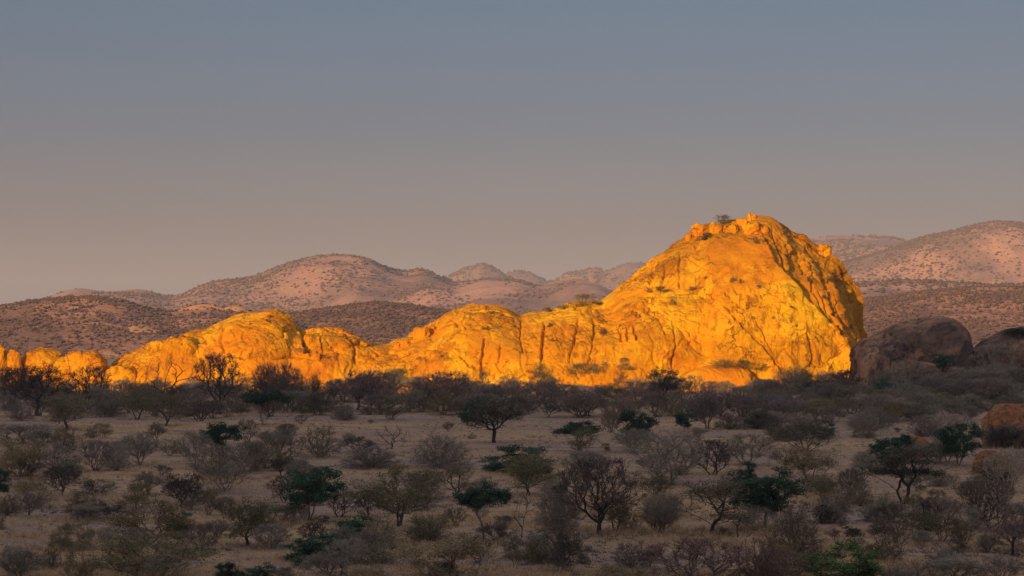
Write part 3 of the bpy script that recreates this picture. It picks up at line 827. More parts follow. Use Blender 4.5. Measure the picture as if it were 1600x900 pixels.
# loose blocks on the summit, on the knob and in the saddle
for lab, x0, y0, x1, y1, sd_ in (
    ('loose block on the left slope of the summit', 1070, 366, 1081, 377, 61),
    ('wide loose block left of the summit bush', 1080, 350, 1108, 369, 62),
    ('loose block beneath the summit bush', 1106, 347, 1130, 367, 63),
    ('pointed loose block right of the summit bush', 1138, 349, 1154, 367, 64),
    ('flat loose block in the middle of the summit', 1150, 342, 1168, 354, 65),
    ('large loose block below the summit cap stone', 1160, 347, 1188, 368, 66),
    ('cap stone balanced on the highest point of the summit', 1168, 334, 1181, 346, 67),
    ('square knob of rock standing on the right flank of the dome', 1277, 382, 1299, 402, 68),
    ('small block on the upper right flank of the summit', 1186, 352, 1200, 366, 69),
    ('small block among the summit rocks', 1127, 353, 1139, 366, 70),
    ('left-hand loose block in the saddle', 614, 535, 626, 548, 71),
    ('right-hand loose block in the saddle', 625, 531, 641, 545, 72),
    ('overhanging boulder on the left shoulder end', 646, 512, 672, 533, 73),
    ('small cap block above the overhanging boulder', 664, 509, 684, 522, 74),
    ('block on the ledge at the left of the dome', 1020, 449, 1033, 461, 75),
    ('block on the ledge below the dome, near the dark shrub', 1003, 449, 1013, 460, 76),
):
    h = rock_top((x0 + x1) / 2, y1 - 3, 16)
    boulder('boulder', lab, (x0, y0, x1, y1 + 3), (h.y if h else 420) + 0.25 * (x1 - x0) / 7.4, sd_, M['rock'], 18, 0.9, box_pow=2.1 + 0.13 * (sd_ * 7 % 8), rough=0.2, tilt=((sd_ * 37) % 11 - 5) * 0.07)
BVH = build_bvh()

# ------------------------------------------------------------------ plants
class Plant:
    """limbs grown towards points of a crown shape of unit height and unit width"""
    def __init__(self, seed):
        self.r = random.Random(seed); self.rs = np.random.RandomState(seed)

def crown_points(kind, rs, n, clumps=0, spread=0.1):
    out = []
    def shape(m):
        if kind == 'vase':          # fan of stems, widest near the top
            a = rs.rand(m) * 2 * np.pi; z = 0.22 + 0.78 * rs.rand(m) ** 0.75
            rmax = 0.5 * np.clip(0.25 + 1.25 * z, 0, 1) * np.sqrt(np.clip(1 - np.clip((z - 0.55) / 0.47, 0, 1) ** 2, 0, 1))
            r = rmax * rs.rand(m) ** 0.45
            return np.stack([r * np.cos(a), r * np.sin(a), z], 1)
        if kind == 'round':
            v = rs.normal(size=(m, 3)); v /= np.linalg.norm(v, axis=1)[:, None]
            v *= (rs.rand(m) ** 0.4)[:, None]
            return v * np.array([0.5, 0.5, 0.36]) + np.array([0, 0, 0.64])
        if kind == 'low':           # dome sitting on the ground
            v = rs.normal(size=(m, 3)); v /= np.linalg.norm(v, axis=1)[:, None]
            v[:, 2] = np.abs(v[:, 2]); v *= (rs.rand(m) ** 0.4)[:, None]
            return v * np.array([0.5, 0.5, 0.92]) + np.array([0, 0, 0.08])
        if kind == 'umbrella':
            a = rs.rand(m) * 2 * np.pi; r = 0.5 * rs.rand(m) ** 0.5
            top = 1 - 0.22 * (r / 0.5) ** 2
            z = top - 0.40 * rs.rand(m) ** 1.2 * (1 - 0.7 * (r / 0.5) ** 2)
            return np.stack([r * np.cos(a), r * np.sin(a), z], 1)
        if kind == 'layered':
            lay = [(0.0, 0.0, 0.96, 0.38), (-0.16, 0.05, 0.84, 0.34), (0.2, -0.06, 0.8, 0.30), (0.05, 0.12, 0.66, 0.36), (-0.22, -0.1, 0.62, 0.24), (0.27, 0.1, 0.60, 0.2)]
            k = rs.randint(0, len(lay), m)
            L = np.array(lay)[k]
            a = rs.rand(m) * 2 * np.pi; r = L[:, 3] * rs.rand(m) ** 0.5
            return np.stack([L[:, 0] + r * np.cos(a), L[:, 1] + r * np.sin(a), L[:, 2] + 0.035 * rs.normal(size=m) - 0.05 * (r / L[:, 3]) ** 2], 1)
        if kind == 'spread':        # open tree, ascending limbs
            a = rs.rand(m) * 2 * np.pi; z = 0.32 + 0.68 * rs.rand(m) ** 0.8
            r = 0.5 * rs.rand(m) ** 0.5 * np.sqrt(np.clip(1 - ((z - 0.62) / 0.42) ** 2, 0.02, 1))
            return np.stack([r * np.cos(a), r * np.sin(a), z], 1)
    if not clumps:
        return shape(n)
    c = shape(clumps)
    k = rs.randint(0, clumps, n)
    return c[k] + rs.normal(size=(n, 3)) * np.array([spread, spread, spread * (0.45 if kind in ('umbrella', 'layered') else 0.75)])

def grow(seed, kind, n_attr, stems, trunk_h, clumps=0, spread=0.1, jitter=0.02, r_tip=0.0035, expo=2.35, lean=0.03, fork=0.12, straight=0.28):
    rs = np.random.RandomState(seed)
    nodes = [np.zeros(3)]; parent = [-1]
    roots = []
    for k in range(stems):
        a = 2 * np.pi * (k + rs.rand() * 0.7) / stems
        base = np.array([math.cos(a), math.sin(a), 0]) * (0.018 if stems > 1 else 0) * stems ** 0.5
        nodes.append(base); parent.append(0)
        tip = np.array([math.cos(a) * fork * (stems > 1) + lean * rs.normal(), math.sin(a) * fork * (stems > 1) + lean * rs.normal(), trunk_h * (0.8 + 0.4 * rs.rand())])
        prev = len(nodes) - 1
        for j in range(1, 4):
            t = j / 3
            nodes.append(base + (tip - base) * t + rs.normal(size=3) * 0.006 * (j < 3)); parent.append(prev); prev = len(nodes) - 1
        roots.append(prev)
    live = np.zeros(4096, bool); N = np.zeros((4096, 3)); depth = np.zeros(4096)
    for i, p in enumerate(nodes):
        N[i] = p
        live[i] = p[2] > trunk_h * 0.5
    for i in range(1, len(nodes)): depth[i] = depth[parent[i]] + np.linalg.norm(N[i] - N[parent[i]])
    cnt = len(nodes)
    A = crown_points(kind, rs, n_attr, clumps, spread)
    A = A[A[:, 2] > 0.03]
    mid = np.array([0, 0, trunk_h])
    A = A[np.argsort(np.linalg.norm(A - mid, axis=1) + rs.rand(len(A)) * 0.12)]
    ends = []
    for a in A:
        if cnt > 4085: break
        dv = a - N[:cnt]
        dist = np.linalg.norm(dv, axis=1)
        cost = dist + straight * depth[:cnt] + 0.35 * np.clip(N[:cnt, 2] - a[2], 0, None)
        cost[~live[:cnt]] = 9
        i = int(np.argmin(cost))
        m = 3 if dist[i] > 0.16 else (2 if dist[i] > 0.06 else 1)
        p0 = N[i].copy(); pv = i
        sag = np.array([0, 0, 0.10 * dist[i]])
        for j in range(1, m + 1):
            t = j / m
            q = p0 + (a - p0) * t + sag * (t * (1 - t) * 2.0) + rs.normal(size=3) * jitter * (j < m)
            N[cnt] = q; parent.append(pv); live[cnt] = True
            depth[cnt] = depth[pv] + np.linalg.norm(q - N[pv])
            pv = cnt; cnt += 1
        ends.append(pv)
    N = N[:cnt]; parent = np.array(parent)
    rad = np.zeros(cnt)
    rad[ends] = r_tip
    acc = np.zeros(cnt)
    for i in range(cnt - 1, 0, -1):
        ri = max(r_tip, acc[i] ** (1 / expo)) if acc[i] > 0 else r_tip
        rad[i] = ri
        acc[parent[i]] += ri ** expo
    rad[0] = acc[0] ** (1 / expo)
    return rs, N, parent, rad, np.array(ends)

def tubes(P0, P1, r0, r1, sides):
    n = len(P0)
    d = P1 - P0
    L = np.maximum(np.linalg.norm(d, axis=1, keepdims=True), 1e-6)
    d = d / L
    ref = np.where(np.abs(d[:, 2:3]) > 0.9, np.array([[1.0, 0, 0]]), np.array([[0, 0, 1.0]]))
    u = np.cross(d, ref); u /= np.linalg.norm(u, axis=1, keepdims=True)
    w = np.cross(d, u)
    a = np.arange(sides) * 2 * np.pi / sides
    ring = u[:, None, :] * np.cos(a)[None, :, None] + w[:, None, :] * np.sin(a)[None, :, None]
    V = np.concatenate([P0[:, None] + ring * r0[:, None, None], P1[:, None] + ring * r1[:, None, None]], 1)
    b = (np.arange(n) * 2 * sides)[:, None, None]
    k = np.arange(sides); k2 = (k + 1) % sides
    q = np.stack([k, k2, k2 + sides, k + sides], 1)[None]
    return V.reshape(-1, 3), (q + b).reshape(-1, 4)

_srs = np.random.RandomState(4)
def spikes(P0, P1, r):
    """thin pointed twigs, one sliver each"""
    n = len(P0)
    d = P1 - P0
    d = d / np.maximum(np.linalg.norm(d, axis=1, keepdims=True), 1e-6)
    u = np.cross(d, _srs.normal(size=d.shape))
    u /= np.maximum(np.linalg.norm(u, axis=1, keepdims=True), 1e-6)
    u = u * (r * 1.35)[:, None]
    V = np.stack([P0 - u, P0 + u, P1], 1)
    return V.reshape(-1, 3), np.arange(3 * n).reshape(n, 3)

def leaves(C, rs, size, flat=0.0):
    n = len(C)
    nrm = rs.normal(size=(n, 3)); nrm[:, 2] = nrm[:, 2] * (1 + 2 * flat) + 0.5
    nrm /= np.linalg.norm(nrm, axis=1, keepdims=True)
    t = np.cross(nrm, rs.normal(size=(n, 3))); t /= np.linalg.norm(t, axis=1, keepdims=True)
    b = np.cross(nrm, t)
    s = (size * (0.6 + 0.8 * rs.rand(n)))[:, None]
    V = np.stack([C - t * s, C + b * s * 0.55, C + t * s, C - b * s * 0.55], 1)
    return V.reshape(-1, 3), (np.arange(n * 4).reshape(n, 4))

def quads_of(V, T):
    return V, T

def merge(parts):
    """list of (V, F) with quads or triangles -> triangles"""
    Vs, Fs, k = [], [], 0
    for V, Fc in parts:
        if Fc.shape[1] == 4:
            Fc = np.concatenate([Fc[:, [0, 1, 2]], Fc[:, [0, 2, 3]]])
        Vs.append(V); Fs.append(Fc + k); k += len(V)
    return np.concatenate(Vs), np.concatenate(Fs)

def make_proto(name, seed, kind, wood, twig, leaf=None, n_attr=220, stems=1, trunk_h=0.3, clumps=0, spread=0.1, r_tip=0.0035,
               twigs=7, twig_len=0.10, twig_r=0.0027, leaf_n=0, leaf_size=0.016, leaf_spread=0.04, flat=0.0, thick=0.010, up=0.35, fork=0.12, expo=2.6, lean=0.03, straight=0.35, jitter=0.014):
    """returns list of (part name, mesh) : limbs, twigs, leaves"""
    rs, N, par, rad, ends = grow(seed, kind, n_attr, stems, trunk_h, clumps, spread, r_tip=r_tip, fork=fork, expo=expo, lean=lean, straight=straight, jitter=jitter)
    i = np.arange(1, len(N)); i = i[(par[i] > 0) | (stems > 1)]
    big = rad[i] > thick
    parts = []
    b = i[big]
    flare = 1 + 0.6 * np.exp(-np.clip(N[:, 2], 0, 1) / 0.04)
    Vt, Ft = tubes(N[par[b]], N[b], np.minimum(rad[par[b]], rad[b] * 1.35) * flare[par[b]], rad[b] * flare[b], 6)
    parts.append(('trunk', np_mesh(name + '_wood', *merge([(Vt, Ft)]), True), wood))
    s = i[~big]
    pieces = [tubes(N[par[s]], N[s], np.minimum(rad[par[s]], rad[s] * 1.3), rad[s], 3)]
    # twigs off the ends and the fine limbs
    src = np.concatenate([np.repeat(ends, twigs), np.repeat(s, max(1, twigs // 3))])
    src = src[rs.rand(len(src)) < 0.92]
    d = N[src] - N[par[src]]
    d /= np.maximum(np.linalg.norm(d, axis=1, keepdims=True), 1e-6)
    out = N[src] - np.array([0, 0, 0.35]); out /= np.maximum(np.linalg.norm(out, axis=1, keepdims=True), 1e-6)
    dr = d * 0.6 + out * 0.35 + rs.normal(size=d.shape) * 0.62 + np.array([0, 0, up])
    dr /= np.linalg.norm(dr, axis=1, keepdims=True)
    L = twig_len * (0.4 + 0.9 * rs.rand(len(src)))[:, None]
    t0 = N[src] - d * 0.03 * rs.rand(len(src))[:, None]
    t1 = t0 + dr * L
    t1[:, 2] = np.maximum(t1[:, 2], 0.01)
    mid = (t0 + t1) / 2 + rs.normal(size=t0.shape) * 0.010
    if twigs:
        pieces.append(spikes(t0, mid + (mid - t0) * 0.15, np.full(len(t0), twig_r)))
        pieces.append(spikes(mid, t1, np.full(len(t0), twig_r * 0.8)))
        sd_ = rs.normal(size=t0.shape) * 0.6 + dr
        sd_ /= np.linalg.norm(sd_, axis=1, keepdims=True)
        pieces.append(spikes(mid, mid + sd_ * L * 0.5, np.full(len(t0), twig_r * 0.75)))
    Vw, Fw = merge(pieces)
    parts.append(('crown', np_mesh(name + '_twigs', Vw, Fw, True), twig))
    if leaf_n:
        pool = np.concatenate([t1, mid, N[ends]]) if twigs else N[ends]
        c = pool[rs.randint(0, len(pool), leaf_n)] + rs.normal(size=(leaf_n, 3)) * leaf_spread * np.array([1, 1, 0.7 - 0.4 * flat])
        c = c[c[:, 2] > 0.01]
        Vl, Fl = leaves(c, rs, leaf_size, flat)
        parts.append(('leaves', np_mesh(name + '_leaves', *merge([(Vl, Fl)]), False), leaf))
    for pn, me, mt in parts:
        me.materials.append(M[mt])
    # scale so that the plant is 1 high and 1 wide
    allv = np.concatenate([np.array([v.co for v in me.vertices]) if False else _co(me) for _, me, _ in parts])
    wd = max(np.percentile(allv[:, 0], 99) - np.percentile(allv[:, 0], 1), 0.1)
    dp = max(np.percentile(allv[:, 1], 99) - np.percentile(allv[:, 1], 1), 0.1)
    ht = np.percentile(allv[:, 2], 99.6)
    k = np.array([1 / wd, 1 / dp, 1 / ht])
    for _, me, _ in parts:
        co = _co(me) * k
        me.vertices.foreach_set('co', np.ascontiguousarray(co, dtype=np.float32).ravel())
        me.update()
    return [(pn, me) for pn, me, _ in parts]

def _co(me):
    a = np.zeros(len(me.vertices) * 3, dtype=np.float32)
    me.vertices.foreach_get('co', a)
    return a.reshape(-1, 3)

PROTO = {}
def proto(key, variants, **kw):
    PROTO[key] = [make_proto(key + '_%d' % i, 100 + 17 * i + sum(map(ord, key)), **{**kw, **(v or {})}) for i, v in enumerate(variants)]

# bare multi-stemmed thorn shrubs
BARE = dict(kind='vase', wood='bark_grey', twig='twig_grey', n_attr=260, stems=9, trunk_h=0.10, twigs=10, twig_len=0.13, fork=0.07, straight=0.75, jitter=0.008)
proto('grey', [dict(), dict(stems=4, clumps=16, spread=0.09), dict(kind='low', stems=8, trunk_h=0.10, twig_len=0.15), dict(kind='round', stems=4, trunk_h=0.28), dict(n_attr=120, twig_len=0.17)], **BARE)
proto('brown', [dict(), dict(kind='low', stems=7, trunk_h=0.12), dict(kind='round', stems=3, trunk_h=0.26, clumps=14), dict(n_attr=110)], **{**BARE, 'wood': 'bark_dark', 'twig': 'twig_brown'})
proto('purple', [dict(), dict(kind='low', stems=8, trunk_h=0.10), dict(kind='round', stems=4, trunk_h=0.26, clumps=16)], **{**BARE, 'wood': 'bark_dark', 'twig': 'twig_purple', 'n_attr': 190})
proto('red', [dict(kind='low', stems=9, trunk_h=0.1, n_attr=230), dict(n_attr=220)], **{**BARE, 'twig': 'twig_red', 'wood': 'bark_grey', 'twigs': 7})
proto('pale', [dict(wood='bark_pale', stems=5, n_attr=120), dict(wood='bark_pale', stems=6, kind='spread', n_attr=130, trunk_h=0.2)], **{**BARE, 'twig': 'twig_pale'})
# bare trees with dark visible limbs
proto('baretree', [dict(), dict(stems=2, clumps=14), dict(kind='round', clumps=18, trunk_h=0.34), dict(kind='vase', stems=3, trunk_h=0.2)], kind='spread', wood='bark_dark', twig='twig_dark', n_attr=260, stems=1, trunk_h=0.2, twigs=8, twig_len=0.10, straight=0.5, r_tip=0.0036, thick=0.009)
proto('purpletree', [dict(), dict(stems=2), dict(kind='spread', clumps=16)], kind='round', wood='bark_dark', twig='twig_purple', n_attr=280, stems=1, trunk_h=0.24, twigs=9, twig_len=0.11, straight=0.5, r_tip=0.0034, thick=0.010)
proto('dead', [dict(stems=3), dict(stems=1, trunk_h=0.25), dict(stems=2, n_attr=26)], kind='vase', wood='bark_dark', twig='twig_dark', n_attr=34, trunk_h=0.25, twigs=2, twig_len=0.14, r_tip=0.006, thick=0.009)
proto('snag', [dict()], kind='vase', wood='bark_dark', twig='twig_dark', n_attr=7, stems=1, trunk_h=0.6, twigs=1, twig_len=0.08, r_tip=0.02, thick=0.01)
# olive, half-leafed shrubs
OL = dict(kind='low', wood='bark_grey', twig='twig_brown', leaf='leaf_olive', n_attr=200, stems=7, straight=0.6, jitter=0.01, trunk_h=0.14, twigs=5, twig_len=0.11, leaf_n=5200, leaf_size=0.013, leaf_spread=0.038, clumps=30, spread=0.09)
proto('olive', [dict(), dict(kind='round', stems=3, trunk_h=0.25), dict(kind='vase', clumps=20), dict(leaf_n=2200, clumps=0), dict(leaf='leaf_yellow')], **OL)
proto('yellow', [dict(), dict(kind='vase', clumps=18)], **{**OL, 'leaf': 'leaf_yellow', 'twig': 'twig_pale'})
proto('olivetree', [dict(), dict(stems=2), dict(kind='spread', leaf_n=2600)], **{**OL, 'kind': 'round', 'stems': 1, 'trunk_h': 0.28, 'wood': 'bark_dark', 'clumps': 18})
proto('darkbush', [dict(), dict(kind='round', stems=3, trunk_h=0.2), dict(kind='vase')], **{**OL, 'leaf': 'leaf_dark', 'twig': 'twig_dark', 'leaf_n': 3800})
proto('greygreen', [dict(), dict(kind='round', stems=2, trunk_h=0.25)], **{**OL, 'leaf': 'leaf_greygreen', 'twig': 'twig_grey'})
# evergreen trees
EV = dict(kind='round', wood='bark_grey', twig='twig_dark', leaf='leaf_green', n_attr=150, stems=1, trunk_h=0.32, twigs=3, twig_len=0.06, leaf_n=10000, leaf_size=0.018, leaf_spread=0.036, clumps=36, spread=0.07)
proto('green', [dict(), dict(clumps=26, spread=0.08), dict(stems=2, leaf='leaf_green')], **EV)
proto('umbrella', [dict(), dict(stems=3, trunk_h=0.25, wood='bark_pale', fork=0.1)], **{**EV, 'kind': 'umbrella', 'trunk_h': 0.42, 'flat': 0.4, 'clumps': 34, 'leaf_n': 9000})
proto('greenlow', [dict(), dict(clumps=12, spread=0.11)], **{**EV, 'kind': 'low', 'stems': 5, 'trunk_h': 0.1, 'leaf_n': 10000, 'clumps': 24})
proto('fresh', [dict()], **{**EV, 'kind': 'low', 'stems': 5, 'trunk_h': 0.1, 'leaf': 'leaf_fresh', 'leaf_n': 12000, 'clumps': 26, 'leaf_size': 0.015})
proto('acacia', [dict(lean=0.01), dict(lean=0.01, stems=2, trunk_h=0.3, fork=0.06)], kind='layered', wood='bark_dark', twig='twig_dark', leaf='leaf_dark', n_attr=210, stems=1, trunk_h=0.34, twigs=4, twig_len=0.07, leaf_n=7000, leaf_size=0.013, leaf_spread=0.028, flat=0.9, thick=0.009, r_tip=0.0036, up=0.1, straight=0.55, jitter=0.01)
proto('darktree', [dict()], kind='spread', wood='bark_dark', twig='twig_dark', leaf='leaf_dark', n_attr=260, stems=2, trunk_h=0.3, twigs=5, twig_len=0.08, leaf_n=4500, leaf_size=0.013, clumps=30, spread=0.08, r_tip=0.0042, thick=0.009)

NAMES = {'grey': ('thorn_shrub', 'shrub'), 'brown': ('thorn_shrub', 'shrub'), 'purple': ('thorn_shrub', 'shrub'), 'red': ('thorn_shrub', 'shrub'), 'pale': ('pale_shrub', 'shrub'),
         'baretree': ('bare_tree', 'tree'), 'purpletree': ('bare_tree', 'tree'), 'dead': ('dead_shrub', 'shrub'), 'snag': ('dead_stump', 'stump'), 'olive': ('olive_shrub', 'shrub'), 'yellow': ('olive_shrub', 'shrub'),
         'olivetree': ('olive_tree', 'tree'), 'darkbush': ('dark_shrub', 'shrub'), 'greygreen': ('leafy_shrub', 'shrub'), 'green': ('evergreen_tree', 'tree'), 'umbrella': ('umbrella_tree', 'tree'),
         'greenlow': ('evergreen_shrub', 'shrub'), 'fresh': ('evergreen_shrub', 'shrub'), 'acacia': ('acacia_tree', 'tree'), 'darktree': ('acacia_tree', 'tree')}
LOOK = {'grey': 'grey leafless thorn shrub', 'brown': 'brown leafless thorn shrub', 'purple': 'purple-grey leafless thorn shrub', 'red': 'reddish-brown leafless shrub', 'pale': 'pale bare multi-stemmed shrub',
        'baretree': 'dark bare tree', 'purpletree': 'purple-grey bare tree', 'dead': 'dead dark-branched shrub', 'snag': 'dead stick', 'olive': 'olive half-leafed shrub', 'yellow': 'yellow-olive shrub', 'olivetree': 'olive-leafed tree',
        'darkbush': 'dark dense shrub', 'greygreen': 'grey-green leafy shrub', 'green': 'dark green evergreen tree', 'umbrella': 'green umbrella-topped tree', 'greenlow': 'low dark green bush', 'fresh': 'bright green rounded bush',
        'acacia': 'dark flat-topped acacia', 'darktree': 'dark forked acacia'}
GROUPS = {'shrub': 'shrubs of the dry savanna', 'tree': 'trees of the dry savanna', 'stump': None}

ITEMS = []     # (kind, base x, base y, width px, height px, label or None, on_rock)
def it(kind, bx, by, w, top, label=None, rock=False):
    ITEMS.append([kind, bx, by, w, by - top, label, rock])

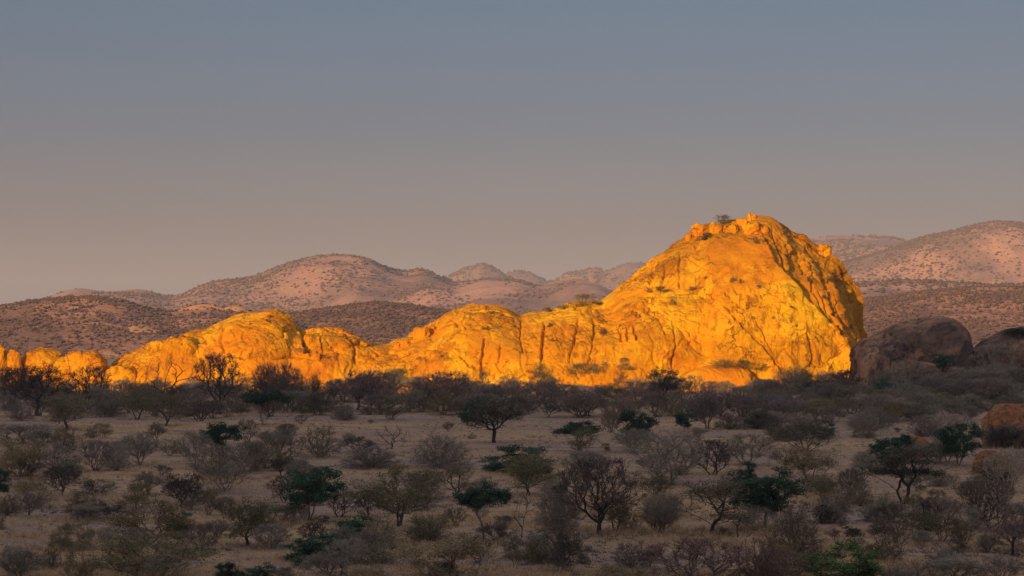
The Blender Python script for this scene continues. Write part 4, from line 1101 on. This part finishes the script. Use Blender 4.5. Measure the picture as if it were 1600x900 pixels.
# --- plants singled out by the photograph: kind, base x, base y, width, top y, label
P_ = [
 # against the orange rocks and on them
 ('umbrella', 413, 664, 66, 609, 'dark green flat-crowned tree in front of the bush belt, left half'),
 ('darktree', 770, 692, 88, 622, 'dark forked acacia standing alone on the open grass strip'),
 ('greenlow', 739, 660, 30, 622, 'dark green clump against the left side of the forked acacia'),
 ('fresh', 772, 640, 30, 612, 'fresh green crown showing above the forked acacia'),
 ('acacia', 1039, 642, 48, 577, 'dark layered acacia standing out against the orange rock'),
 ('umbrella', 905, 706, 64, 660, 'bright umbrella-topped tree on pale forked trunks'),
 ('green', 998, 700, 46, 644, 'green round-crowned tree above a tangle of bare branches'),
 ('green', 1069, 676, 29, 642, 'small green tree at the back of the grass strip'),
 ('greenlow', 818, 737, 98, 697, 'wide low dark green thicket in the middle of the plain'),
 ('green', 344, 722, 57, 662, 'dark green ball-crowned tree above the pale multi-stemmed shrub'),
 ('pale', 350, 768, 88, 696, 'pale multi-stemmed shrub below the ball-crowned green tree'),
 ('green', 484, 813, 78, 732, 'stout grey-trunked evergreen tree, left of centre'),
 ('umbrella', 758, 846, 70, 758, 'slender green tree with one thin straight trunk'),
 ('greenlow', 548, 852, 56, 803, 'dark green rounded bush below the stout evergreen tree'),
 ('greenlow', 490, 876, 92, 836, 'long low dark green bush near the bottom edge'),
 ('baretree', 935, 834, 112, 718, 'large dark bare tree with many branches in the middle foreground'),
 ('olive', 962, 830, 62, 772, 'olive shrub tucked behind the large dark bare tree'),
 ('greenlow', 876, 790, 30, 750, 'small dark green clump left of the large dark bare tree'),
 ('olivetree', 1110, 832, 112, 752, 'wide olive tree with a dark trunk beside the big evergreen'),
 ('green', 1195, 824, 98, 736, 'big dark green evergreen tree, right of centre'),
 ('greenlow', 1171, 750, 24, 722, 'small dark green bush behind the big evergreen tree'),
 ('acacia', 1413, 788, 98, 702, 'dark flat-topped acacia with forked trunk on the right'),
 ('green', 1383, 732, 46, 686, 'green tree beside the small rust-coloured stone'),
 ('green', 1498, 728, 58, 664, 'green tree with pale trunk below the rust-red boulder'),
 ('darkbush', 1556, 702, 32, 664, 'dark bush standing in front of the rust-red boulder'),
 ('umbrella', 1411, 692, 32, 656, 'small green tree on the grass strip at the right'),
 ('green', 1390, 632, 38, 594, 'small spreading green tree in front of the dark boulder'),
 ('darkbush', 1260, 706, 76, 656, 'dark spreading thorn tree with a green top, right of the grass strip'),
 ('fresh', 1287, 684, 32, 656, 'green clump on top of the dark spreading thorn tree'),
 ('yellow', 1252, 768, 84, 698, 'yellow-olive shrub on many pale stems, right of centre'),
 ('pale', 1577, 770, 70, 700, 'pale grey bare bush at the right edge of the picture'),
 ('fresh', 1311, 912, 118, 846, 'bright green leafy bush at the bottom edge, right half'),
 ('greenlow', 1333, 839, 30, 822, 'tiny dark green bush on bare soil above the bright green bush'),
 ('baretree', 20, 640, 62, 574, 'large bare tree cut by the left edge of the picture'),
 ('baretree', 57, 650, 104, 571, 'broad bare grey tree second from the left edge'),
 ('baretree', 141, 640, 58, 574, 'dark bare tree in front of the flat-topped sunlit boulder'),
 ('dead', 262, 640, 62, 560, 'bare black branches against the round ridge boulder'),
 ('baretree', 342, 645, 66, 555, 'tall bare tree silhouetted on the ridge left of the hump'),
 ('purpletree', 418, 640, 42, 569, 'purple-grey bare tree below the rounded hump, left one'),
 ('purpletree', 447, 642, 44, 571, 'purple-grey bare tree below the rounded hump, right one'),
 ('darkbush', 490, 640, 38, 583, 'dark leafy tree beside the purple-grey bare trees'),
 ('purpletree', 558, 640, 56, 580, 'purple-grey bare tree under the saddle, left of a pair'),
 ('purpletree', 592, 640, 60, 580, 'purple-grey bare tree under the saddle, right of a pair'),
 ('purpletree', 695, 642, 82, 582, 'wide purple-grey bare tree at the foot of the orange shoulder'),
 ('olivetree', 105, 670, 78, 616, 'dense olive-dark tree in front of the left-hand bare trees'),
 ('grey', 160, 652, 46, 606, 'grey bare shrub between two olive trees on the left'),
 ('olivetree', 214, 655, 58, 604, 'olive-dark tree on several trunks, left quarter of the belt'),
 ('olivetree', 258, 666, 60, 616, 'olive tree in front of the bare black branches'),
 ('dead', 312, 658, 66, 622, 'sprawling dead branches on the sand left of the flat-crowned tree'),
 ('darkbush', 374, 649, 30, 634, 'small dark bush just left of the flat-crowned green tree'),
 ('olive', 160, 684, 28, 661, 'small olive bush on open sand, upper left'),
 ('brown', 142, 684, 22, 668, None), ('olive', 106, 707, 40, 664, None), ('grey', 30, 694, 84, 662, None), ('yellow', 34, 745, 80, 686, 'yellowish vase-shaped shrub with pale stems near the left edge'),
 ('purple', 150, 735, 44, 688, None), ('grey', 182, 735, 42, 690, None), ('grey', 218, 726, 60, 678, None), ('olive', 265, 712, 32, 685, None), ('brown', 243, 690, 28, 660, None),
 ('grey', 305, 732, 50, 674, None), ('brown', 386, 692, 32, 655, None), ('grey', 398, 736, 44, 690, None), ('purple', 95, 745, 60, 694, None), ('grey', 62, 710, 50, 672, None),
 ('brown', 448, 679, 28, 662, None), ('brown', 442, 696, 24, 676, None), ('olive', 498, 714, 62, 664, 'round olive-brown shrub on the grass strip, left of the dead branches'), ('darkbush', 556, 706, 52, 681, 'low dark spreading shrub left of the dead branches'),
 ('dead', 612, 702, 42, 664, 'dead shrub of upright dark branches on the grass strip'), ('grey', 580, 730, 78, 697, None), ('grey', 688, 730, 80, 680, 'large rounded grey thorn shrub with dark inner branches'), ('olive', 418, 732, 48, 684, None),
 ('brown', 700, 674, 16, 658, None), ('brown', 470, 662, 20, 648, None), ('grey', 545, 690, 18, 676, None),
 ('brown', 955, 677, 28, 643, None), ('grey', 990, 707, 60, 670, 'tangle of bare branches below the round-crowned green tree'), ('grey', 1046, 757, 102, 678, 'big vase-shaped grey thorn shrub, right of centre'), ('baretree', 1112, 742, 60, 688, None),
 ('grey', 1166, 727, 74, 678, None), ('grey', 915, 747, 66, 705, None), ('olive', 826, 748, 60, 708, None), ('dead', 970, 742, 28, 716, None), ('purple', 1105, 670, 54, 620, None), ('brown', 1140, 670, 42, 644, None), ('grey', 1090, 690, 26, 668, None),
 ('olive', 1335, 647, 80, 604, None), ('purple', 1365, 659, 38, 618, None), ('olive', 1430, 657, 44, 628, None), ('greygreen', 1480, 652, 64, 614, None), ('darkbush', 1517, 652, 24, 620, None),
 ('darkbush', 1213, 687, 34, 654, None), ('grey', 1350, 730, 34, 704, None), ('grey', 1468, 724, 54, 688, None), ('baretree', 1322, 612, 44, 578, 'dark bare shrub where the dome meets the shaded boulder'),
 ('darkbush', 1270, 626, 38, 592, None), ('purple', 1245, 615, 34, 582, None), ('darkbush', 1300, 615, 24, 594, None),
 # lower left
 ('greenlow', 0, 768, 34, 734, 'dark green bush cut by the left edge'), ('yellow', 54, 792, 66, 745, None), ('baretree', 97, 774, 50, 728, None), ('darkbush', 148, 772, 56, 748, 'low dark cushion-shaped bush on the left'),
 ('brown', 228, 774, 48, 736, None), ('baretree', 283, 792, 48, 738, 'dark gnarled bare tree left of the pale multi-stemmed shrub'), ('darkbush', 126, 810, 32, 780, None), ('darkbush', 172, 812, 48, 784, None),
 ('olive', 240, 840, 116, 778, 'wide olive thicket in the lower left'), ('greenlow', 277, 834, 42, 800, 'dark green clump at the right end of the olive thicket'), ('brown', 325, 805, 34, 774, None), ('brown', 350, 805, 32, 776, None),
 ('olivetree', 388, 852, 76, 784, 'olive tree with dark trunk and a fallen branch, lower left'), ('olive', 95, 855, 34, 821, 'small rounded olive bush alone on pale sand, lower left'), ('brown', 80, 889, 30, 854, None), ('dead', 332, 857, 30, 824, None),
 ('olive', 240, 912, 165, 834, 'broad yellowish-olive thicket at the bottom edge, left'), ('olive', 130, 910, 58, 848, None), ('grey', 20, 900, 50, 853, None), ('greenlow', 355, 915, 42, 878, 'dark green bush cut by the bottom edge, first of two'), ('greenlow', 402, 915, 48, 880, 'dark green bush cut by the bottom edge, second of two'),
 ('pale', 255, 920, 78, 866, 'pale twiggy bush in front of the broad olive thicket'), ('olive', 0, 826, 20, 794, None), ('purple', 45, 806, 44, 768, None),
 # lower middle
 ('baretree', 530, 808, 54, 768, None), ('olivetree', 622, 822, 116, 734, 'large spreading olive tree between the stout evergreen and slender tree'), ('baretree', 575, 806, 54, 764, None), ('olive', 668, 848, 64, 804, 'rounded yellow-olive bush left of the slender tree'),
 ('olivetree', 712, 778, 56, 728, None), ('greygreen', 595, 880, 66, 828, None), ('yellow', 710, 915, 150, 838, 'broad yellow-olive thicket at the bottom edge, below the slender tree'), ('olive', 414, 818, 48, 783, None), ('grey', 424, 858, 54, 819, None),
 ('brown', 735, 796, 24, 774, None), ('baretree', 443, 784, 40, 743, None), ('yellow', 575, 914, 50, 882, None), ('grey', 520, 908, 66, 862, None), ('purple', 660, 780, 56, 735, None), ('brown', 712, 822, 34, 792, None),
 # lower right
 ('dead', 815, 839, 28, 768, None), ('olivetree', 826, 774, 76, 714, None), ('grey', 870, 828, 58, 764, None), ('darkbush', 878, 894, 80, 824, 'dense dark bush at the bottom, right of the small grey-green tree'), ('greygreen', 804, 872, 36, 836, 'small grey-green tree near the bottom centre'),
 ('purple', 985, 886, 52, 848, None), ('red', 1090, 912, 140, 842, 'broad reddish-brown bush at the bottom edge'), ('yellow', 975, 912, 96, 882, 'low yellow-green bush at the bottom edge'), ('red', 1182, 914, 78, 842, None),
 ('grey', 1036, 834, 54, 770, None), ('brown', 1240, 866, 78, 798, 'brown bare tree-like shrub left of the tiny dark green bush'), ('grey', 1300, 817, 52, 773, None), ('brown', 1330, 775, 40, 733, None), ('brown', 1345, 790, 34, 754, None),
 ('greygreen', 1378, 814, 46, 768, 'grey-green bush at the left foot of the flat-topped acacia'), ('purple', 1478, 818, 60, 777, None), ('olive', 1463, 790, 28, 765, None), ('baretree', 1545, 830, 60, 776, None), ('purpletree', 1580, 868, 70, 784, 'dark bare tree near the right edge, lower right'),
 ('brown', 1303, 844, 20, 824, None), ('brown', 1405, 859, 36, 810, None), ('brown', 1378, 834, 28, 810, None), ('grey', 1440, 852, 30, 828, None), ('snag', 1444, 836, 9, 804, 'thin dead stick standing upright on the sand'),
 ('darkbush', 1497, 870, 34, 840, None), ('brown', 1503, 845, 30, 815, None), ('brown', 1525, 772, 34, 744, None), ('brown', 1490, 764, 24, 742, None), ('purple', 1562, 790, 40, 752, None),
 ('purple', 1430, 914, 70, 876, None), ('grey', 1490, 916, 80, 872, None), ('purple', 1560, 914, 76, 870, None), ('red', 1225, 916, 66, 858, None), ('grey', 1395, 916, 40, 884, None),
 ('snag', 1153, 840, 18, 808, 'leaning pale broken stump beside the big evergreen'),
]
for a in P_: it(a[0], a[1], a[2], a[3] * 1.12, a[4] - 0.04 * (a[2] - a[4]), a[5])
# plants rooted on the rocks or at their lit foot (the base is found on the rock itself)
for a in [
 ('darkbush', 1129, 352, 24, 334, 'dark bush on the summit of the dome'), ('greenlow', 1104, 375, 20, 363, 'green bush just below the summit blocks'), ('olive', 1091, 377, 10, 369, 'tiny bush left of the green bush below the summit'),
 ('darkbush', 1182, 382, 10, 370, 'small dark bush in the cleft below the cap stone'), ('darkbush', 1191, 361, 10, 349, 'small dark bush beside the summit blocks on the right'),
 ('darkbush', 1034, 460, 22, 446, 'dark green bush on the ledge left of the dome'), ('olive', 1017, 458, 20, 449, 'olive bush on the ledge left of the dome'), ('brown', 1081, 456, 15, 447, 'brown tuft on the ledge below the dome'),
 ('olive', 1052, 478, 12, 462, 'olive bush growing in the crack under the ledge'), ('olivetree', 911, 479, 28, 458, 'olive tree standing on the top of the shoulder'), ('olive', 880, 485, 18, 475, 'olive bush on the shoulder left of its tree'),
 ('darkbush', 857, 488, 20, 479, 'dark low bush on the shoulder crest'), ('dead', 971, 456, 10, 436, 'small bare tree on the skyline left of the dome'), ('darkbush', 935, 478, 26, 470, 'low bush on the shoulder right of its tree'), ('darkbush', 768, 492, 12, 485, 'small dark bush near the top of the shoulder'),
 ('darkbush', 859, 512, 10, 503, 'small bush in the crack of the shoulder'), ('darkbush', 942, 526, 13, 512, 'small dark tree in the middle of the shoulder face'), ('darkbush', 418, 504, 9, 498, 'tiny bush on the ridge hump'),
 ('brown', 470, 552, 20, 543, 'brown bush in the notch behind the hump'), ('olive', 1177, 500, 8, 493, 'tiny bush beside the diagonal crack'), ('darkbush', 1266, 444, 10, 430, 'dark bush in the steep right-hand cliff'), ('darkbush', 1297, 442, 9, 430, 'dark bush on the far right cliff of the dome'),
 ('olive', 1130, 575, 48, 560, 'long dry bush behind the whaleback slab'), ('darkbush', 1161, 577, 24, 560, 'dark bush behind the right end of the slab'), ('olive', 1190, 580, 26, 566, 'olive bush right of the whaleback slab'), ('olive', 1225, 585, 24, 570, 'olive bush at the foot of the diagonal crack'),
 ('olive', 845, 606, 34, 568, 'half-lit bare tree at the foot of the shoulder'), ('brown', 858, 603, 24, 588, 'brown bush beside the half-lit bare tree'), ('olive', 905, 592, 40, 566, 'sunlit olive shrub on the grassy slope'), ('greygreen', 928, 588, 18, 567, 'sunlit grey-green bush right of the olive shrub on the slope'),
 ('olive', 945, 584, 16, 563, 'upright sunlit bush on the grassy slope'), ('greygreen', 976, 578, 30, 564, 'low green bush below the vertical streaks'), ('olive', 968, 600, 22, 578, 'thin sunlit bush under the low green bush'),
 ('olive', 803, 610, 26, 585, 'green bush at the lit foot of the shoulder'), ('olivetree', 620, 606, 36, 574, 'sunlit green tree under the saddle'), ('olivetree', 753, 600, 14, 577, 'slim green tree at the foot of the shoulder'),
 ('brown', 1245, 600, 44, 580, 'dry sunlit bush at the right foot of the dome'), ('brown', 1290, 598, 40, 578, 'dry sunlit bush near the shaded boulder'), ('olive', 1255, 598, 20, 582, 'olive bush among the dry sunlit ones'),
 ('green', 1472, 584, 36, 552, 'dark green tree growing against the big dark boulder'), ('pale', 1420, 604, 60, 560, 'bare pale-stemmed bush in front of the big dark boulder'), ('grey', 1452, 604, 44, 572, 'grey bare bush at the foot of the big dark boulder'),
 ('greenlow', 1592, 520, 48, 510, 'green mat of bushes on top of the right-edge boulder'), ('pale', 1560, 590, 70, 535, 'bare pale tree in front of the right-edge boulder'), ('darkbush', 1588, 600, 34, 578, 'dark green bush at the foot of the right-edge boulder'),
 ('brown', 1536, 536, 12, 527, 'tiny dry bush on the slope of the right-edge boulder'),
 ('darkbush', 1208, 500, 9, 493, 'tiny tuft between the two diagonal cracks'), ('darkbush', 1237, 483, 8, 477, 'tiny tuft on the bright slab of the dome'), ('brown', 1103, 438, 9, 431, 'tiny brown tuft high on the left face of the dome'),
 ('brown', 1146, 441, 12, 433, 'brown tuft in the rough band across the dome'), ('darkbush', 1158, 444, 10, 435, 'dark tuft in the rough band across the dome'), ('brown', 1186, 452, 10, 444, 'tuft at the right end of the rough band'),
 ('darkbush', 1243, 512, 8, 506, 'tiny tuft low on the bright slab'), ('darkbush', 1287, 470, 9, 460, 'tuft in the second cliff crack of the dome'), ('olive', 1316, 500, 9, 490, 'tuft near the foot of the right-hand cliff'),
 ('darkbush', 760, 516, 16, 508, 'dark bush on the slope below the shoulder top'), ('brown', 776, 515, 10, 508, 'brown tuft right of the dark bush on the shoulder slope'), ('brown', 757, 535, 9, 528, 'tiny tuft above the vertical crack of the shoulder'),
 ('darkbush', 690, 560, 9, 553, 'tiny tuft on the left slope of the shoulder'), ('brown', 655, 562, 12, 556, 'brown tuft low on the left slope of the shoulder'), ('darkbush', 505, 562, 10, 553, 'dark tuft low on the right part of the ridge'),
 ('brown', 514, 562, 9, 556, 'brown tuft right of the dark tuft on the ridge'), ('darkbush', 457, 560, 10, 553, 'dark tuft below the rounded hump'), ('brown', 335, 556, 10, 549, 'brown tuft on the front of the ridge'),
 ('brown', 975, 566, 14, 558, 'brown tuft under the vertical streaks'), ('darkbush', 1000, 498, 9, 491, 'tuft on the face below the ledge'),
]: it(*a, rock=True)

# the belt of thorn scrub along the foot of the rocks, and small shrubs over the plain
rr = random.Random(5)
for row, (y0, y1, h0, h1, n) in enumerate([(613, 622, 20, 34, 46), (625, 638, 24, 40, 46), (642, 657, 24, 40, 58)]):
    for k in range(n):
        x = -25 + 1360 * (k + rr.random() * 0.8) / n
        by = rr.uniform(y0, y1)
        if x > 1180: by += 4
        h = rr.uniform(h0, h1)
        if row == 0 and 820 < x < 985: h *= 0.62
        kind = rr.choices(['purple', 'grey', 'brown', 'olive', 'darkbush'], [5, 3, 3, 1.8, 1.0])[0]
        if x < 380: kind = rr.choices(['purple', 'grey', 'brown', 'olive'], [2, 4, 3, 2])[0]
        w = h * rr.uniform(1.25, 1.9)
        it(kind, x, by, w, by - h)
for k in range(78):          # the bushy bank below the shaded boulders
    x = rr.uniform(1180, 1620); by = rr.uniform(604, 690)
    if 1535 < x and by > 640: continue
    h = rr.uniform(20, 40)
    it(rr.choices(['grey', 'olive', 'purple', 'greygreen', 'darkbush', 'pale'], [5, 3, 3, 1.5, 1, 0.8])[0], x, by, h * rr.uniform(1.3, 2.0), by - h)
for k in range(26):          # scrub right under the shaded boulders
    x = rr.uniform(1400, 1620); by = rr.uniform(603, 648)
    h = rr.uniform(20, 36)
    it(rr.choices(['grey', 'olive', 'brown', 'greygreen', 'pale'], [5, 3, 3, 1.5, 1])[0], x, by, h * rr.uniform(1.3, 2.0), by - h)
base = [(a[1], a[2]) for a in ITEMS]
tries = 0
added = 0
while added < 75 and tries < 4000:
    tries += 1
    x, by = rr.uniform(-10, 1610), 662 + 245 * rr.random()
    if min(abs(x - bx) * 0.7 + abs(by - b2) * 1.6 for bx, b2 in base) < 17: continue
    if 640 < x < 1200 and by < 690 and rr.random() < 0.75: continue
    h = rr.uniform(9, 26) * (0.6 + 0.5 * (by - 600) / 250)
    it(rr.choices(['grey', 'brown', 'purple', 'olive', 'yellow', 'darkbush', 'red'], [4, 4, 2, 4, 1.5, 1.5, 1])[0], x, by, h * rr.uniform(1.0, 1.7), by - h)
    base.append((x, by)); added += 1

anchors = [a for a in ITEMS if a[2] > 715 and not a[6]]
for k in range(85):        # larger shrubs that thicken the thickets of the lower plain
    a = rr.choice(anchors)
    x, by = a[1] + rr.uniform(-60, 60), a[2] + rr.uniform(-22, 16)
    if by > 912 or not -10 < x < 1610: continue
    h = rr.uniform(26, 50)
    it(rr.choices(['grey', 'brown', 'purple', 'olive', 'yellow', 'greygreen', 'darkbush', 'baretree'], [4, 3.5, 1.5, 5, 1.5, 2, 1, 1.5])[0], x, by, h * rr.uniform(1.1, 1.6), by - h)

# --- labels for the plants the photo does not single out by look: say what they stand next to
MARKS = [(413, 640, 'the flat-crowned green tree'), (770, 665, 'the forked acacia'), (1039, 625, 'the layered acacia'), (905, 690, 'the pale-trunked umbrella tree'), (998, 680, 'the round-crowned green tree'), (820, 722, 'the wide green thicket'),
         (344, 700, 'the ball-crowned green tree'), (350, 750, 'the pale multi-stemmed shrub'), (484, 790, 'the stout evergreen tree'), (758, 820, 'the slender green tree'), (548, 835, 'the dark green rounded bush'), (935, 800, 'the large dark bare tree'),
         (1110, 800, 'the wide olive tree'), (1195, 800, 'the big evergreen tree'), (1413, 765, 'the flat-topped acacia'), (1498, 705, 'the green tree below the red boulder'), (1577, 745, 'the pale bush at the right edge'), (1311, 890, 'the bright green bush'),
         (1252, 745, 'the yellow-olive shrub'), (240, 815, 'the lower-left olive thicket'), (240, 890, 'the bottom-left thicket'), (622, 790, 'the spreading olive tree'), (710, 890, 'the bottom yellow-olive thicket'), (1090, 890, 'the reddish-brown bush'),
         (34, 722, 'the yellowish shrub at the left edge'), (57, 630, 'the left-hand bare trees'), (214, 635, 'the olive-dark tree in the belt'), (342, 620, 'the tall bare tree'), (490, 625, 'the dark leafy tree'), (592, 620, 'the pair of bare trees'),
         (695, 625, 'the wide bare tree'), (905, 610, 'the grassy slope'), (1125, 605, 'the whaleback slab'), (1260, 690, 'the dark spreading thorn tree'), (1390, 615, 'the spreading green tree'), (1425, 590, 'the big dark boulder'), (1575, 665, 'the rust-red boulder'),
         (1580, 845, 'the lower-right bare tree'), (148, 760, 'the dark cushion bush'), (1240, 845, 'the brown tree-like shrub'), (688, 710, 'the rounded grey shrub'), (1046, 730, 'the vase-shaped grey shrub'), (560, 695, 'the low dark spreading shrub'), (95, 840, 'the lone olive bush'), (878, 870, 'the dense dark bush')]
SIZE = [(17, 'tiny'), (25, 'small'), (36, 'medium-sized'), (52, 'fairly large'), (999, 'large')]
used = {}
def relation(dx, dy):
    if abs(dx) > 1.3 * abs(dy): return 'right of' if dx > 0 else 'left of'
    return 'in front of' if dy > 0 else 'behind'
def auto_label(kind, bx, by, w, h):
    size = next(s for lim, s in SIZE if h < lim)
    near = sorted(MARKS, key=lambda m: (m[0] - bx) ** 2 + 2.2 * (m[1] - (by - h * 0.4)) ** 2)[:5]
    tries_ = []
    for m in near[:2]:
        tries_.append('%s %s %s %s' % (size, LOOK[kind], relation(bx - m[0], by - m[1] - 20), m[2]))
    for i in range(4):
        for j in range(i + 1, 5):
            a, b = near[i], near[j]
            mid_ = (a[0] - bx) * (b[0] - bx) + (a[1] - by + 20) * (b[1] - by + 20) < 0
            tries_.append(('%s %s between %s and %s' if mid_ else '%s %s close to %s and %s') % (size, LOOK[kind], a[2], b[2]))
    for m in near[1:]:
        tries_.append('%s %s some way %s %s' % (size, LOOK[kind], relation(bx - m[0], by - m[1] - 20), m[2]))
    for t in tries_:
        if t not in used and len(t.split()) <= 16: return t
    k = 2
    while True:
        t = '%s %s, number %s from %s' % (size, LOOK[kind], ['second', 'third', 'fourth', 'fifth', 'sixth', 'seventh', 'eighth'][min(k - 2, 6)], near[k % 5][2])
        t = t.replace('number ', '')
        if t not in used: return t
        k += 1
        if k > 8: return t

ITEMS.sort(key=lambda a: 0 if a[5] else 1)
pick = random.Random(11)
count = {}
for kind, bx, by, w, h, label, rock in ITEMS:
    p = None
    if rock:
        p = rock_top(bx, by - 1, 10)
        g0 = ground_at(bx, max(by, HY + 100)) if by > HY + 60 else None
        if p is None and g0 is None: p = rock_top(bx, by - 1, 40)
        if p is None or (g0 is not None and by > 575 and g0.y < p.y - 0.5): p = g0 if g0 is not None else p
        if p is None: continue
    else:
        p = ground_at(bx, by)
        hit = ray(bx, by - 1)
        if hit[0] is not None and hit[0].y < p.y - 0.3:      # a boulder stands in front: come forward to its foot
            p = Vector((hit[0].x * 0.99, hit[0].y * 0.99, 0)); p.z = gz1(p.x, p.y)
    d = p.y
    nm, cat = NAMES[kind]
    if label is None: label = auto_label(kind, bx, by, w, h)
    used[label] = 1
    i = count.get(kind, pick.randrange(9)); count[kind] = i + 1
    parts = PROTO[kind][i % len(PROTO[kind])]
    root = obj(nm, None)
    root.location = (p.x, p.y + (0.25 if rock else 0), p.z - (0.2 if rock else 0.06))
    root.rotation_euler = (0, 0, pick.random() * 6.283)
    wm = w * d / F; hm = h * d / F
    root.scale = (wm, wm, hm)
    tag(root, label, cat, GROUPS[cat])
    crown = None
    for pn, me in parts:
        o_ = obj(pn, me, None, crown if pn == 'leaves' else root)
        if pn == 'crown': crown = o_
n_plants = len(ITEMS)

# ------------------------------------------------------------------ dry grass (nobody could count it)
rs = np.random.RandomState(31)
n = 56000
gy = 606 + 305 * rs.rand(n) ** 0.85
gx = -20 + 1640 * rs.rand(n)
gd = CH * F / (gy - HY)
GXp = px_x(gx, gd)
dens = fbm(np.stack([GXp / 16, gd / 7, 0 * gd + 2], 1), 4)
meadow = np.exp(-((gd - 262) / 34) ** 2)
kp = rs.rand(n) < np.clip(0.26 + 0.5 * meadow + 1.9 * dens, 0.03, 1)
GXp, gd = GXp[kp], gd[kp]
gz_ = ground_z(GXp, gd)
m = len(gd); nb = 8
ang = rs.rand(m, nb) * 6.283; rad_ = 0.16 * rs.rand(m, nb); hh = (0.16 + 0.40 * rs.rand(m, 1) ** 1.5) * (0.6 + 0.6 * rs.rand(m, nb))
bx_ = GXp[:, None] + rad_ * np.cos(ang); by_ = gd[:, None] + rad_ * np.sin(ang); bz_ = np.repeat(gz_[:, None], nb, 1) - 0.03
sp = 0.55 * hh
a2 = ang + rs.normal(size=ang.shape) * 0.5
tip = np.stack([bx_ + sp * np.cos(a2), by_ + sp * np.sin(a2), bz_ + hh], 2)
wv = 0.02 * np.stack([-np.sin(ang + 0.7), np.cos(ang + 0.7), 0 * ang], 2)
b0 = np.stack([bx_, by_, bz_], 2)
V = np.stack([b0 - wv, b0 + wv, tip], 2).reshape(-1, 3)
o = obj('dry_grass', np_mesh('dry_grass', V, np.arange(len(V)).reshape(-1, 3), False), M['grass'])
tag(o, 'tufts of straw-coloured dry grass over the shaded plain', kind='stuff')

# low dry forbs, dead twigs and litter between the shrubs
n = 15000
gy = 640 + 270 * rs.rand(n)
gd = CH * F / (gy - HY)
GXp = px_x(-20 + 1640 * rs.rand(n), gd)
dens = fbm(np.stack([GXp / 12, gd / 6, 0 * gd + 12], 1), 4)
kp = rs.rand(n) < np.clip(0.35 + 2.2 * dens, 0.05, 1)
GXp, gd = GXp[kp], gd[kp]
m = len(gd); nb = 12
c0 = np.stack([GXp, gd, ground_z(GXp, gd)], 1)
dr = rs.normal(size=(m, nb, 3)); dr[:, :, 2] = 0.25 + np.abs(dr[:, :, 2]) * 0.7
dr /= np.linalg.norm(dr, axis=2, keepdims=True)
ln = (0.14 + 0.65 * rs.rand(m, 1) ** 2.5)[:, :, None] * (0.5 + 0.6 * rs.rand(m, nb, 1))
p0 = np.repeat(c0[:, None], nb, 1) + rs.normal(size=(m, nb, 3)) * np.array([0.12, 0.12, 0.0])
V, T = spikes(p0.reshape(-1, 3), (p0 + dr * ln).reshape(-1, 3), np.full(m * nb, 0.015))
o = obj('dry_litter', np_mesh('dry_litter', V, T, False), M['twig_brown'])
tag(o, 'low dry forbs and dead twigs littering the sandy soil', kind='stuff')

# ------------------------------------------------------------------ evening haze
hx = max(GROUND_MAX[0], 9000.0) + 300
tops = max((o_.matrix_world @ Vector(c)).z for o_ in bpy.data.objects if o_.type == 'MESH' and o_.name.startswith(('mountain', 'ridge')) for c in o_.bound_box)
lo, hi = -4.0, tops + 12
hv = np.array([(x, y, z) for x in (-hx, hx) for y in (-1300, max(GROUND_MAX[1], 12000.0) + 300) for z in (lo, hi)], float)
hf = np.array([(0, 1, 3, 2), (4, 6, 7, 5), (0, 4, 5, 1), (2, 3, 7, 6), (0, 2, 6, 4), (1, 5, 7, 3)])
hm_ = bpy.data.materials.new('evening_haze')
hm_.use_nodes = True
hn = hm_.node_tree
for q in list(hn.nodes): hn.nodes.remove(q)
ho = hn.nodes.new('ShaderNodeOutputMaterial')
hp = hn.nodes.new('ShaderNodeVolumePrincipled')
hp.inputs['Color'].default_value = (0.72, 0.78, 1.0, 1)
hp.inputs['Density'].default_value = 0.0001
hp.inputs['Anisotropy'].default_value = 0.0
hn.links.new(hp.outputs[0], ho.inputs['Volume'])
hz = obj('haze', np_mesh('haze', hv, hf, False), hm_)
tag(hz, 'thin evening haze over the whole plain', kind='stuff')
